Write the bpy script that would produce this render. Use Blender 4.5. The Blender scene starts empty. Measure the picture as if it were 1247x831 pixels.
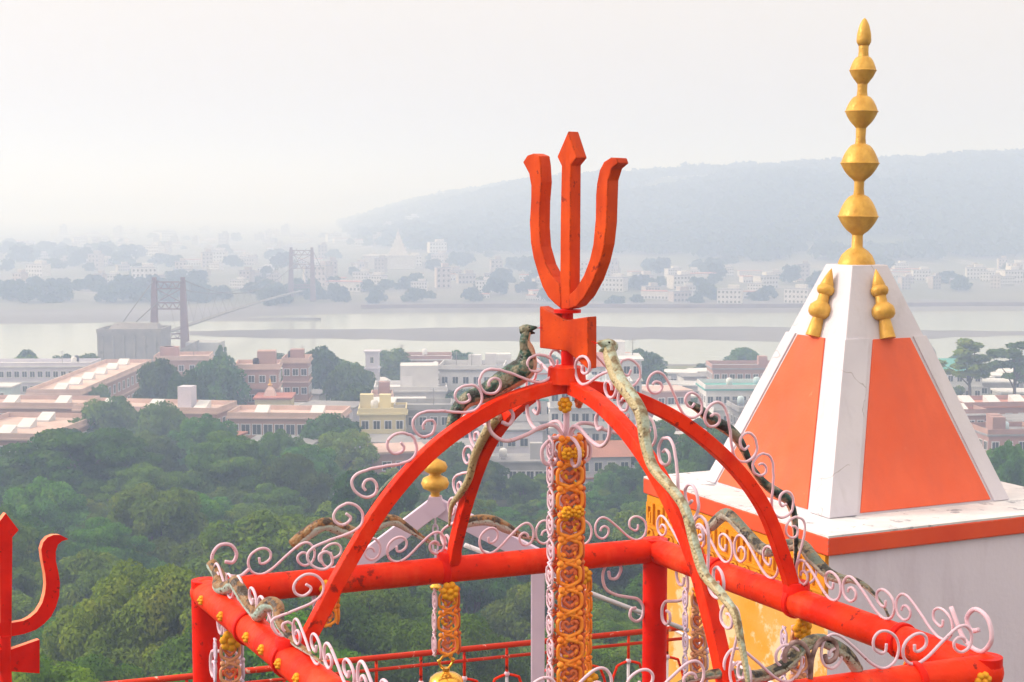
import bpy, math, random
import numpy as np
from mathutils import Vector, Matrix, noise as mnoise

R = math.radians
sc = bpy.context.scene
COL = sc.collection

# ------------------------------------------------------------------ camera
F, HY, CX, CY = 1850.0, 250.0, 623.5, 415.5      # focal length in photo pixels, horizon row, centre
CAMZ = 42.0
PIT = math.atan((CY - HY) / F)
cam = bpy.data.cameras.new('camera')
cam.sensor_width = 36.0
cam.lens = F / 1247.0 * 36.0
cam.clip_start, cam.clip_end = 0.1, 30000
co = bpy.data.objects.new('camera', cam)
COL.objects.link(co)
co.location = (0, 0, CAMZ)
co.rotation_euler = (math.pi / 2 - PIT, 0, 0)
sc.camera = co

# ------------------------------------------------------------------ sky and sun
SUN_EL, SUN_AZ = 30.0, 272.0                       # azimuth clockwise from +Y
w = bpy.data.worlds.new("World")
sc.world = w
w.use_nodes = True
nt = w.node_tree
nt.nodes.clear()
out = nt.nodes.new('ShaderNodeOutputWorld')
bg = nt.nodes.new('ShaderNodeBackground')
sky = nt.nodes.new('ShaderNodeTexSky')
sky.sky_type = 'NISHITA'
sky.sun_disc = False
sky.sun_elevation = R(SUN_EL)
sky.sun_rotation = R(SUN_AZ)
sky.altitude = 300
sky.air_density = 1.0
sky.dust_density = 6.0
sky.ozone_density = 0.6
hs = nt.nodes.new('ShaderNodeHueSaturation')       # smoggy sky: most of the blue is gone
hs.inputs['Saturation'].default_value = 0.15
nt.links.new(sky.outputs[0], hs.inputs['Color'])
tint = nt.nodes.new('ShaderNodeMix')
tint.data_type = 'RGBA'
tint.blend_type = 'MULTIPLY'
tint.inputs[0].default_value = 1.0
tint.inputs[7].default_value = (1.0, 0.945, 0.955, 1)
nt.links.new(hs.outputs[0], tint.inputs[6])
veil = nt.nodes.new('ShaderNodeMix')              # thin smog veil: evens the sky out
veil.data_type = 'RGBA'
veil.inputs[0].default_value = 0.72
wtc = nt.nodes.new('ShaderNodeTexCoord')           # a hazy sky dome is brighter overhead than at the horizon
wsx = nt.nodes.new('ShaderNodeSeparateXYZ')
nt.links.new(wtc.outputs['Generated'], wsx.inputs[0])
wmr = nt.nodes.new('ShaderNodeMapRange')
wmr.inputs[1].default_value, wmr.inputs[2].default_value = 0.0, 1.0
wmr.inputs[3].default_value, wmr.inputs[4].default_value = 0.74, 2.75
nt.links.new(wsx.outputs[2], wmr.inputs[0])
wsc = nt.nodes.new('ShaderNodeVectorMath')
wsc.operation = 'SCALE'
wsc.inputs[0].default_value = (2.72, 2.40, 2.00)
nt.links.new(wmr.outputs[0], wsc.inputs['Scale'])
nt.links.new(wsc.outputs[0], veil.inputs[7])
nt.links.new(tint.outputs[2], veil.inputs[6])
nt.links.new(veil.outputs[2], bg.inputs[0])
bg.inputs[1].default_value = 0.15
nt.links.new(bg.outputs[0], out.inputs[0])

sun = bpy.data.lights.new('sun', 'SUN')
sun.energy = 1.1
sun.angle = R(10)
sun.color = (1.0, 0.89, 0.77)
so = bpy.data.objects.new('sun', sun)
COL.objects.link(so)
sd = Vector((math.sin(R(SUN_AZ)) * math.cos(R(SUN_EL)), math.cos(R(SUN_AZ)) * math.cos(R(SUN_EL)), math.sin(R(SUN_EL))))
so.rotation_euler = sd.to_track_quat('Z', 'Y').to_euler()
so.location = (-60, -10, 90)

sc.render.engine = 'CYCLES'
sc.view_settings.view_transform = 'Standard'
sc.view_settings.look = 'None'
sc.view_settings.gamma = 1.0
sc.view_settings.use_curve_mapping = False
sc.view_settings.exposure = 1.12
sc.cycles.use_denoising = True
sc.cycles.max_bounces = 8
sc.cycles.diffuse_bounces = 3
sc.cycles.glossy_bounces = 3
sc.cycles.transmission_bounces = 3
sc.cycles.volume_bounces = 2
sc.cycles.transparent_max_bounces = 8
HAZE_DENSITY = 0.00165
HAZE_COLOR = (0.52, 0.66, 1.0)

# ------------------------------------------------------------------ projection helpers (used to measure places)
cp, sp = math.cos(PIT), math.sin(PIT)
CAM = Vector((0, 0, CAMZ))


def ray(px, py):
    a, b = (px - CX) / F, (CY - py) / F
    return Vector((a, cp + b * sp, -sp + b * cp))


def at(px, py, Y):                       # point seen at a pixel, Y metres ahead
    d = ray(px, py)
    return CAM + d * (Y / d.y)


def onz(px, py, z):                      # on a level plane
    d = ray(px, py)
    return CAM + d * ((z - CAMZ) / d.z)


def onpl(px, py, p0, n):                 # on any plane
    d = ray(px, py)
    return CAM + d * ((p0 - CAM).dot(n) / d.dot(n))


def yrow(z, Y):                          # photo row of a height at a distance
    return HY + (CAMZ - z) * F / Y


def xat(px, Y):
    return (px - CX) / F * Y


# ------------------------------------------------------------------ materials
def mat(name, c1, c2=None, rough=0.6, metal=0.0, scale=4.0, bump=0.0, bscale=40.0, spots=None, spot_amt=0.62,
        spot_scale=9.0, objvar=0.0, coat=0.0, coords='Object', detail=6.0, spec=0.2, cracks=False, edge=None, edge_r=0.007, edge_amt=0.5, streak=None, streak_amt=0.56, streak_scale=(7, 7, 0.9)):
    m = bpy.data.materials.new(name)
    m.use_nodes = True
    t = m.node_tree
    b = t.nodes['Principled BSDF']
    b.inputs['Metallic'].default_value = metal
    b.inputs['Specular IOR Level'].default_value = 0.28 if metal else spec
    if coat:
        b.inputs['Coat Weight'].default_value = coat
        b.inputs['Coat Roughness'].default_value = 0.25
    tc = t.nodes.new('ShaderNodeTexCoord')
    nr = t.nodes.new('ShaderNodeTexNoise')
    nr.inputs['Scale'].default_value = scale * 2.7
    nr.inputs['Detail'].default_value = 6
    t.links.new(tc.outputs[coords], nr.inputs['Vector'])
    mr0 = t.nodes.new('ShaderNodeMapRange')
    mr0.inputs[1].default_value, mr0.inputs[2].default_value = 0.3, 0.7
    mr0.inputs[3].default_value, mr0.inputs[4].default_value = max(0.05, rough - 0.12), min(1.0, rough + 0.12)
    t.links.new(nr.outputs['Fac'], mr0.inputs[0])
    t.links.new(mr0.outputs[0], b.inputs['Roughness'])
    c2 = c2 or tuple(min(1, x * 0.8) for x in c1)
    n = t.nodes.new('ShaderNodeTexNoise')
    n.inputs['Scale'].default_value = scale
    n.inputs['Detail'].default_value = detail
    t.links.new(tc.outputs[coords], n.inputs['Vector'])
    rmp = t.nodes.new('ShaderNodeValToRGB')
    rmp.color_ramp.elements[0].position = 0.35
    rmp.color_ramp.elements[1].position = 0.65
    rmp.color_ramp.elements[0].color = (*c2, 1)
    rmp.color_ramp.elements[1].color = (*c1, 1)
    t.links.new(n.outputs['Fac'], rmp.inputs['Fac'])
    src = rmp.outputs['Color']
    if spots:
        n2 = t.nodes.new('ShaderNodeTexNoise')
        n2.inputs['Scale'].default_value = spot_scale
        n2.inputs['Detail'].default_value = 8
        n2.inputs['Roughness'].default_value = 0.65
        t.links.new(tc.outputs[coords], n2.inputs['Vector'])
        r2 = t.nodes.new('ShaderNodeValToRGB')
        r2.color_ramp.elements[0].position = spot_amt
        r2.color_ramp.elements[1].position = spot_amt + 0.05
        t.links.new(n2.outputs['Fac'], r2.inputs['Fac'])
        mx = t.nodes.new('ShaderNodeMix')
        mx.data_type = 'RGBA'
        t.links.new(r2.outputs['Color'], mx.inputs[0])
        t.links.new(src, mx.inputs[6])
        mx.inputs[7].default_value = (*spots, 1)
        src = mx.outputs[2]
    if objvar:
        oi = t.nodes.new('ShaderNodeObjectInfo')
        h = t.nodes.new('ShaderNodeHueSaturation')
        mr = t.nodes.new('ShaderNodeMapRange')
        mr.inputs[3].default_value = 1 - objvar
        mr.inputs[4].default_value = 1 + objvar
        t.links.new(oi.outputs['Random'], mr.inputs[0])
        t.links.new(mr.outputs[0], h.inputs['Value'])
        mr2 = t.nodes.new('ShaderNodeMapRange')
        mr2.inputs[3].default_value = 0.5 - objvar * 0.06
        mr2.inputs[4].default_value = 0.5 + objvar * 0.06
        ml = t.nodes.new('ShaderNodeMath')
        ml.operation = 'MULTIPLY'
        ml.inputs[1].default_value = 7.31
        fr = t.nodes.new('ShaderNodeMath')
        fr.operation = 'FRACT'
        t.links.new(oi.outputs['Random'], ml.inputs[0])
        t.links.new(ml.outputs[0], fr.inputs[0])
        t.links.new(fr.outputs[0], mr2.inputs[0])
        t.links.new(mr2.outputs[0], h.inputs['Hue'])
        t.links.new(src, h.inputs['Color'])
        src = h.outputs['Color']
    if streak:                                        # run-off stains and faded patches, drawn out downwards
        mpg = t.nodes.new('ShaderNodeMapping')
        mpg.inputs['Scale'].default_value = streak_scale
        t.links.new(tc.outputs[coords], mpg.inputs[0])
        ns = t.nodes.new('ShaderNodeTexNoise')
        ns.inputs['Scale'].default_value = 1.0
        ns.inputs['Detail'].default_value = 7
        ns.inputs['Roughness'].default_value = 0.6
        t.links.new(mpg.outputs[0], ns.inputs['Vector'])
        sr = t.nodes.new('ShaderNodeMapRange')
        sr.inputs[1].default_value, sr.inputs[2].default_value = streak_amt - 0.06, streak_amt + 0.16
        sr.inputs[4].default_value = 0.75
        t.links.new(ns.outputs['Fac'], sr.inputs[0])
        ms = t.nodes.new('ShaderNodeMix')
        ms.data_type = 'RGBA'
        t.links.new(sr.outputs[0], ms.inputs[0])
        t.links.new(src, ms.inputs[6])
        ms.inputs[7].default_value = (*streak, 1)
        src = ms.outputs[2]
    if cracks:
        vo = t.nodes.new('ShaderNodeTexVoronoi')
        vo.feature = 'DISTANCE_TO_EDGE'
        vo.inputs['Scale'].default_value = 1.7
        nd = t.nodes.new('ShaderNodeTexNoise')
        nd.inputs['Scale'].default_value = 5
        vm = t.nodes.new('ShaderNodeVectorMath')
        vm.operation = 'MULTIPLY_ADD'
        vm.inputs[1].default_value = (0.35, 0.35, 0.35)
        t.links.new(tc.outputs[coords], nd.inputs['Vector'])
        t.links.new(nd.outputs['Color'], vm.inputs[0])
        t.links.new(tc.outputs[coords], vm.inputs[2])
        t.links.new(vm.outputs[0], vo.inputs['Vector'])
        lt = t.nodes.new('ShaderNodeMath')
        lt.operation = 'LESS_THAN'
        lt.inputs[1].default_value = 0.0055
        t.links.new(vo.outputs['Distance'], lt.inputs[0])
        nm2 = t.nodes.new('ShaderNodeTexNoise')
        nm2.inputs['Scale'].default_value = 1.3
        t.links.new(tc.outputs[coords], nm2.inputs['Vector'])
        gt = t.nodes.new('ShaderNodeMath')
        gt.operation = 'GREATER_THAN'
        gt.inputs[1].default_value = 0.57
        t.links.new(nm2.outputs['Fac'], gt.inputs[0])
        mu = t.nodes.new('ShaderNodeMath')
        mu.operation = 'MULTIPLY'
        t.links.new(lt.outputs[0], mu.inputs[0])
        t.links.new(gt.outputs[0], mu.inputs[1])
        mk = t.nodes.new('ShaderNodeMix')
        mk.data_type = 'RGBA'
        t.links.new(mu.outputs[0], mk.inputs[0])
        t.links.new(src, mk.inputs[6])
        mk.inputs[7].default_value = (0.46, 0.42, 0.45, 1)
        src = mk.outputs[2]
    if edge:                                          # paint worn off along the edges, in broken stretches
        bv = t.nodes.new('ShaderNodeBevel')
        bv.samples = 4
        bv.inputs['Radius'].default_value = edge_r
        ge = t.nodes.new('ShaderNodeNewGeometry')
        dt = t.nodes.new('ShaderNodeVectorMath')
        dt.operation = 'DOT_PRODUCT'
        t.links.new(bv.outputs[0], dt.inputs[0])
        t.links.new(ge.outputs['True Normal'], dt.inputs[1])
        er = t.nodes.new('ShaderNodeMapRange')
        er.inputs[1].default_value, er.inputs[2].default_value = 0.975, 0.90
        t.links.new(dt.outputs['Value'], er.inputs[0])
        en = t.nodes.new('ShaderNodeTexNoise')
        en.inputs['Scale'].default_value = 38
        en.inputs['Detail'].default_value = 6
        t.links.new(tc.outputs[coords], en.inputs['Vector'])
        em = t.nodes.new('ShaderNodeMapRange')
        em.inputs[1].default_value, em.inputs[2].default_value = edge_amt, edge_amt + 0.06
        t.links.new(en.outputs['Fac'], em.inputs[0])
        mu2 = t.nodes.new('ShaderNodeMath')
        mu2.operation = 'MULTIPLY'
        t.links.new(er.outputs[0], mu2.inputs[0])
        t.links.new(em.outputs[0], mu2.inputs[1])
        me_ = t.nodes.new('ShaderNodeMix')
        me_.data_type = 'RGBA'
        t.links.new(mu2.outputs[0], me_.inputs[0])
        t.links.new(src, me_.inputs[6])
        me_.inputs[7].default_value = (*edge, 1)
        src = me_.outputs[2]
    t.links.new(src, b.inputs['Base Color'])
    if bump:
        nb = t.nodes.new('ShaderNodeTexNoise')
        nb.inputs['Scale'].default_value = bscale
        nb.inputs['Detail'].default_value = 5
        t.links.new(tc.outputs[coords], nb.inputs['Vector'])
        bp = t.nodes.new('ShaderNodeBump')
        bp.inputs['Strength'].default_value = bump
        bp.inputs['Distance'].default_value = 0.02
        t.links.new(nb.outputs['Fac'], bp.inputs['Height'])
        t.links.new(bp.outputs['Normal'], b.inputs['Normal'])
    return m


def leaf_mat(name, c1, c2, c3):
    """leaves: two greens in patches, a warmer tone here and there, thin enough to let light through"""
    m = bpy.data.materials.new(name)
    m.use_nodes = True
    t = m.node_tree
    t.nodes.clear()
    o = t.nodes.new('ShaderNodeOutputMaterial')
    tc = t.nodes.new('ShaderNodeTexCoord')
    oi = t.nodes.new('ShaderNodeObjectInfo')
    n = t.nodes.new('ShaderNodeTexNoise')
    n.noise_dimensions = '4D'
    n.inputs['Scale'].default_value = 0.55
    n.inputs['Detail'].default_value = 5
    t.links.new(tc.outputs['Object'], n.inputs['Vector'])
    ml = t.nodes.new('ShaderNodeMath')
    ml.operation = 'MULTIPLY'
    ml.inputs[1].default_value = 37.0
    t.links.new(oi.outputs['Random'], ml.inputs[0])
    t.links.new(ml.outputs[0], n.inputs['W'])
    r = t.nodes.new('ShaderNodeValToRGB')
    e = r.color_ramp.elements
    e[0].position, e[0].color = 0.34, (*c1, 1)
    e[1].position, e[1].color = 0.56, (*c2, 1)
    x = e.new(0.74)
    x.color = (*c3, 1)
    t.links.new(n.outputs['Fac'], r.inputs['Fac'])
    h = t.nodes.new('ShaderNodeHueSaturation')
    a = t.nodes.new('ShaderNodeMapRange')
    a.inputs[3].default_value, a.inputs[4].default_value = 0.65, 1.35
    t.links.new(oi.outputs['Random'], a.inputs[0])
    t.links.new(a.outputs[0], h.inputs['Value'])
    f = t.nodes.new('ShaderNodeMath')
    f.operation = 'FRACT'
    t.links.new(ml.outputs[0], f.inputs[0])
    a2 = t.nodes.new('ShaderNodeMapRange')
    a2.inputs[3].default_value, a2.inputs[4].default_value = 0.475, 0.525
    t.links.new(f.outputs[0], a2.inputs[0])
    t.links.new(a2.outputs[0], h.inputs['Hue'])
    t.links.new(r.outputs['Color'], h.inputs['Color'])
    d = t.nodes.new('ShaderNodeBsdfDiffuse')
    tl = t.nodes.new('ShaderNodeBsdfTranslucent')
    t.links.new(h.outputs['Color'], d.inputs[0])
    t.links.new(h.outputs['Color'], tl.inputs[0])
    mx = t.nodes.new('ShaderNodeMixShader')
    mx.inputs[0].default_value = 0.3
    t.links.new(d.outputs[0], mx.inputs[1])
    t.links.new(tl.outputs[0], mx.inputs[2])
    t.links.new(mx.outputs[0], o.inputs[0])
    return m


M = {}
M['red'] = mat('red_enamel', (0.90, 0.042, 0.006), (0.68, 0.018, 0.004), rough=0.48, spec=0.12, scale=5, bump=0.22, bscale=34, streak=(0.88, 0.10, 0.035), streak_amt=0.58, streak_scale=(6, 6, 2.5), edge=(0.16, 0.02, 0.012), edge_r=0.005, edge_amt=0.53, spots=(0.30, 0.016, 0.008), spot_amt=0.605, spot_scale=17)
M['red_deep'] = mat('red_deep', (0.82, 0.016, 0.005), (0.60, 0.008, 0.003), rough=0.48, spec=0.12, scale=5, bump=0.18, bscale=34, spots=(0.28, 0.014, 0.008), spot_amt=0.615, spot_scale=17)
M['trident'] = mat('trident_enamel', (0.72, 0.080, 0.008), (0.54, 0.046, 0.006), rough=0.5, spec=0.12, scale=6, bump=0.10, bscale=45, streak=(0.42, 0.035, 0.008), streak_amt=0.55, streak_scale=(14, 14, 3), edge=(0.09, 0.02, 0.012), edge_r=0.007, edge_amt=0.47, spots=(0.30, 0.03, 0.012), spot_amt=0.61, spot_scale=24)
M['rail_old'] = mat('flaking_red_paint', (0.66, 0.04, 0.012), (0.55, 0.03, 0.01), rough=0.55, spots=(0.75, 0.55, 0.45), spot_amt=0.60, spot_scale=16)
M['pink'] = mat('pale_pink_paint', (0.76, 0.56, 0.66), (0.68, 0.47, 0.58), rough=0.45, scale=7, spots=(0.35, 0.12, 0.08), spot_amt=0.635, spot_scale=34)
M['rust'] = mat('rusty_pink_paint', (0.45, 0.30, 0.30), (0.10, 0.05, 0.04), rough=0.7, scale=22)
M['lilac'] = mat('lilac_paint', (0.70, 0.56, 0.72), (0.62, 0.50, 0.66), rough=0.55, scale=5)
M['fil_o'] = mat('orange_filigree', (0.95, 0.36, 0.05), (0.92, 0.25, 0.03), rough=0.5, scale=20)
M['fil_b'] = mat('brick_filigree', (0.66, 0.14, 0.05), (0.72, 0.20, 0.08), rough=0.55, scale=20)
M['fil_p'] = mat('faded_peach_filigree', (0.75, 0.38, 0.20), (0.68, 0.30, 0.18), rough=0.6, scale=14)
M['gold'] = mat('gold_paint', (0.72, 0.42, 0.085), (0.60, 0.32, 0.06), rough=0.45, metal=0.2, streak=(0.48, 0.25, 0.04), streak_amt=0.55, streak_scale=(9, 9, 4), scale=12, bump=0.5, bscale=22, spots=(0.40, 0.19, 0.03), spot_amt=0.64, spot_scale=18)
M['brass'] = mat('polished_brass', (0.85, 0.50, 0.09), (0.78, 0.42, 0.06), rough=0.22, metal=0.85, scale=6)
M['goldflower'] = mat('yellow_flower_paint', (0.85, 0.42, 0.02), (0.75, 0.32, 0.02), rough=0.5, scale=25)
M['twhite'] = mat('white_lime_wall', (0.66, 0.63, 0.69), (0.58, 0.55, 0.62), cracks=True, streak=(0.50, 0.47, 0.51), streak_amt=0.62, streak_scale=(9, 9, 0.7), rough=0.8, scale=2.2, bump=0.15, bscale=25, spots=(0.45, 0.42, 0.45), spot_amt=0.70, spot_scale=8)
M['twall'] = mat('lilac_wash_wall', (0.75, 0.685, 0.80), (0.69, 0.63, 0.75), streak=(0.58, 0.50, 0.60), streak_amt=0.54, streak_scale=(3.5, 3.5, 0.5), rough=0.85, scale=1.6, bump=0.12, bscale=30, spots=(0.50, 0.40, 0.46), spot_amt=0.73, spot_scale=6)
M['torange'] = mat('coral_panel_paint', (0.82, 0.150, 0.070), (0.77, 0.125, 0.055), streak=(0.70, 0.13, 0.07), streak_amt=0.52, streak_scale=(5, 5, 0.8), rough=0.75, scale=2, bump=0.14, bscale=40, spots=(0.86, 0.24, 0.13), spot_amt=0.68, spot_scale=9)
M['tred'] = mat('slab_edge_red', (0.80, 0.10, 0.035), (0.72, 0.075, 0.03), rough=0.7, scale=3, edge=(0.45, 0.30, 0.28), edge_r=0.014, edge_amt=0.52, spots=(0.80, 0.70, 0.68), spot_amt=0.70, spot_scale=5)
M['slabtop'] = mat('weathered_white_slab', (0.74, 0.73, 0.75), (0.58, 0.58, 0.62), rough=0.9, scale=5, spots=(0.34, 0.35, 0.40), spot_amt=0.57, spot_scale=6)
M['tyellow'] = mat('ochre_wall_paint', (0.70, 0.31, 0.035), (0.70, 0.38, 0.11), rough=0.8, scale=2.5, bump=0.15, bscale=25, spots=(0.74, 0.54, 0.32), spot_amt=0.52, spot_scale=3.5)
M['tfrieze'] = mat('ochre_frieze', (0.72, 0.29, 0.012), (0.66, 0.23, 0.01), rough=0.7, scale=6, bump=0.1)
M['edge_sun_tint'] = mat('sunlight_tint_edge', (0.86, 0.30, 0.16), (0.80, 0.20, 0.10), rough=0.5, scale=9)  # sunlight on the small trident's side faces, put into their colour
M['dark'] = mat('dark_metal', (0.03, 0.025, 0.025), rough=0.6)


def snake_mat(name, c1, c2, c3, belly, fac=0.5):
    m = bpy.data.materials.new(name)
    m.use_nodes = True
    t = m.node_tree
    b = t.nodes['Principled BSDF']
    b.inputs['Roughness'].default_value = 0.45
    tc = t.nodes.new('ShaderNodeTexCoord')
    sx = t.nodes.new('ShaderNodeSeparateXYZ')
    t.links.new(tc.outputs['UV'], sx.inputs[0])
    n = t.nodes.new('ShaderNodeTexNoise')
    n.inputs['Scale'].default_value = 24
    n.inputs['Detail'].default_value = 3
    t.links.new(tc.outputs['Object'], n.inputs['Vector'])
    r = t.nodes.new('ShaderNodeValToRGB')
    e = r.color_ramp.elements
    e[0].position, e[0].color = 0.42, (*c1, 1)
    e[1].position, e[1].color = 0.50, (*c2, 1)
    x = e.new(0.60)
    x.color = (*c3, 1)
    t.links.new(n.outputs['Fac'], r.inputs['Fac'])
    # v = 0 at the spine, 1 under the belly
    th = t.nodes.new('ShaderNodeMath')
    th.operation = 'ADD'
    n2 = t.nodes.new('ShaderNodeTexNoise')
    n2.inputs['Scale'].default_value = 15
    t.links.new(tc.outputs['Object'], n2.inputs['Vector'])
    sc2 = t.nodes.new('ShaderNodeMath')
    sc2.operation = 'MULTIPLY_ADD'
    sc2.inputs[1].default_value = 0.3
    sc2.inputs[2].default_value = -0.15
    t.links.new(n2.outputs['Fac'], sc2.inputs[0])
    t.links.new(sx.outputs[1], th.inputs[0])
    t.links.new(sc2.outputs[0], th.inputs[1])
    st = t.nodes.new('ShaderNodeMapRange')
    st.inputs[1].default_value, st.inputs[2].default_value = fac - 0.03, fac + 0.03
    t.links.new(th.outputs[0], st.inputs[0])
    mx = t.nodes.new('ShaderNodeMix')
    mx.data_type = 'RGBA'
    t.links.new(st.outputs[0], mx.inputs[0])
    t.links.new(r.outputs['Color'], mx.inputs[6])
    nb = t.nodes.new('ShaderNodeTexNoise')
    nb.inputs['Scale'].default_value = 55
    t.links.new(tc.outputs['Object'], nb.inputs['Vector'])
    vs = t.nodes.new('ShaderNodeTexVoronoi')
    vs.inputs['Scale'].default_value = 110
    t.links.new(tc.outputs['Object'], vs.inputs['Vector'])
    rb = t.nodes.new('ShaderNodeValToRGB')
    rb.color_ramp.elements[0].position, rb.color_ramp.elements[0].color = 0.33, (0.12, 0.08, 0.05, 1)
    rb.color_ramp.elements[1].position, rb.color_ramp.elements[1].color = 0.40, (*belly, 1)
    t.links.new(nb.outputs['Fac'], rb.inputs['Fac'])
    t.links.new(rb.outputs['Color'], mx.inputs[7])
    t.links.new(mx.outputs[2], b.inputs['Base Color'])
    bp = t.nodes.new('ShaderNodeBump')
    bp.inputs['Strength'].default_value = 0.55
    bp.inputs['Distance'].default_value = 0.006
    bp.invert = True
    t.links.new(vs.outputs['Distance'], bp.inputs['Height'])
    t.links.new(bp.outputs['Normal'], b.inputs['Normal'])
    return m


M['snake_dark'] = snake_mat('snake_dark', (0.010, 0.013, 0.012), (0.015, 0.075, 0.055), (0.22, 0.20, 0.14), (0.56, 0.38, 0.27), 0.74)
M['snake_pale'] = snake_mat('snake_pale', (0.20, 0.14, 0.07), (0.36, 0.35, 0.24), (0.40, 0.46, 0.38), (0.44, 0.36, 0.20), 0.55)
M['snake_brown'] = snake_mat('snake_brown', (0.04, 0.022, 0.012), (0.24, 0.10, 0.02), (0.26, 0.16, 0.07), (0.42, 0.54, 0.50), 0.46)
M['snake_grey'] = snake_mat('snake_grey', (0.025, 0.022, 0.018), (0.22, 0.17, 0.10), (0.13, 0.17, 0.14), (0.44, 0.42, 0.36), 0.45)


# ------------------------------------------------------------------ mesh builder
def wo(o):
    p = Vector((0, 0, 0))
    while o is not None:
        p += o.location
        o = o.parent
    return p


def catmull(pts, n=6):
    pts = [Vector(p) for p in pts]
    out = []
    N = len(pts)
    for i in range(N - 1):
        p0 = pts[i - 1] if i else pts[0] * 2 - pts[1]
        p1, p2 = pts[i], pts[i + 1]
        p3 = pts[i + 2] if i + 2 < N else pts[-1] * 2 - pts[-2]
        for k in range(n):
            t = k / n
            out.append(0.5 * ((2 * p1) + (p2 - p0) * t + (2 * p0 - 5 * p1 + 4 * p2 - p3) * t * t + (3 * p1 - p0 - 3 * p2 + p3) * t ** 3))
    out.append(pts[-1])
    return out


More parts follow.
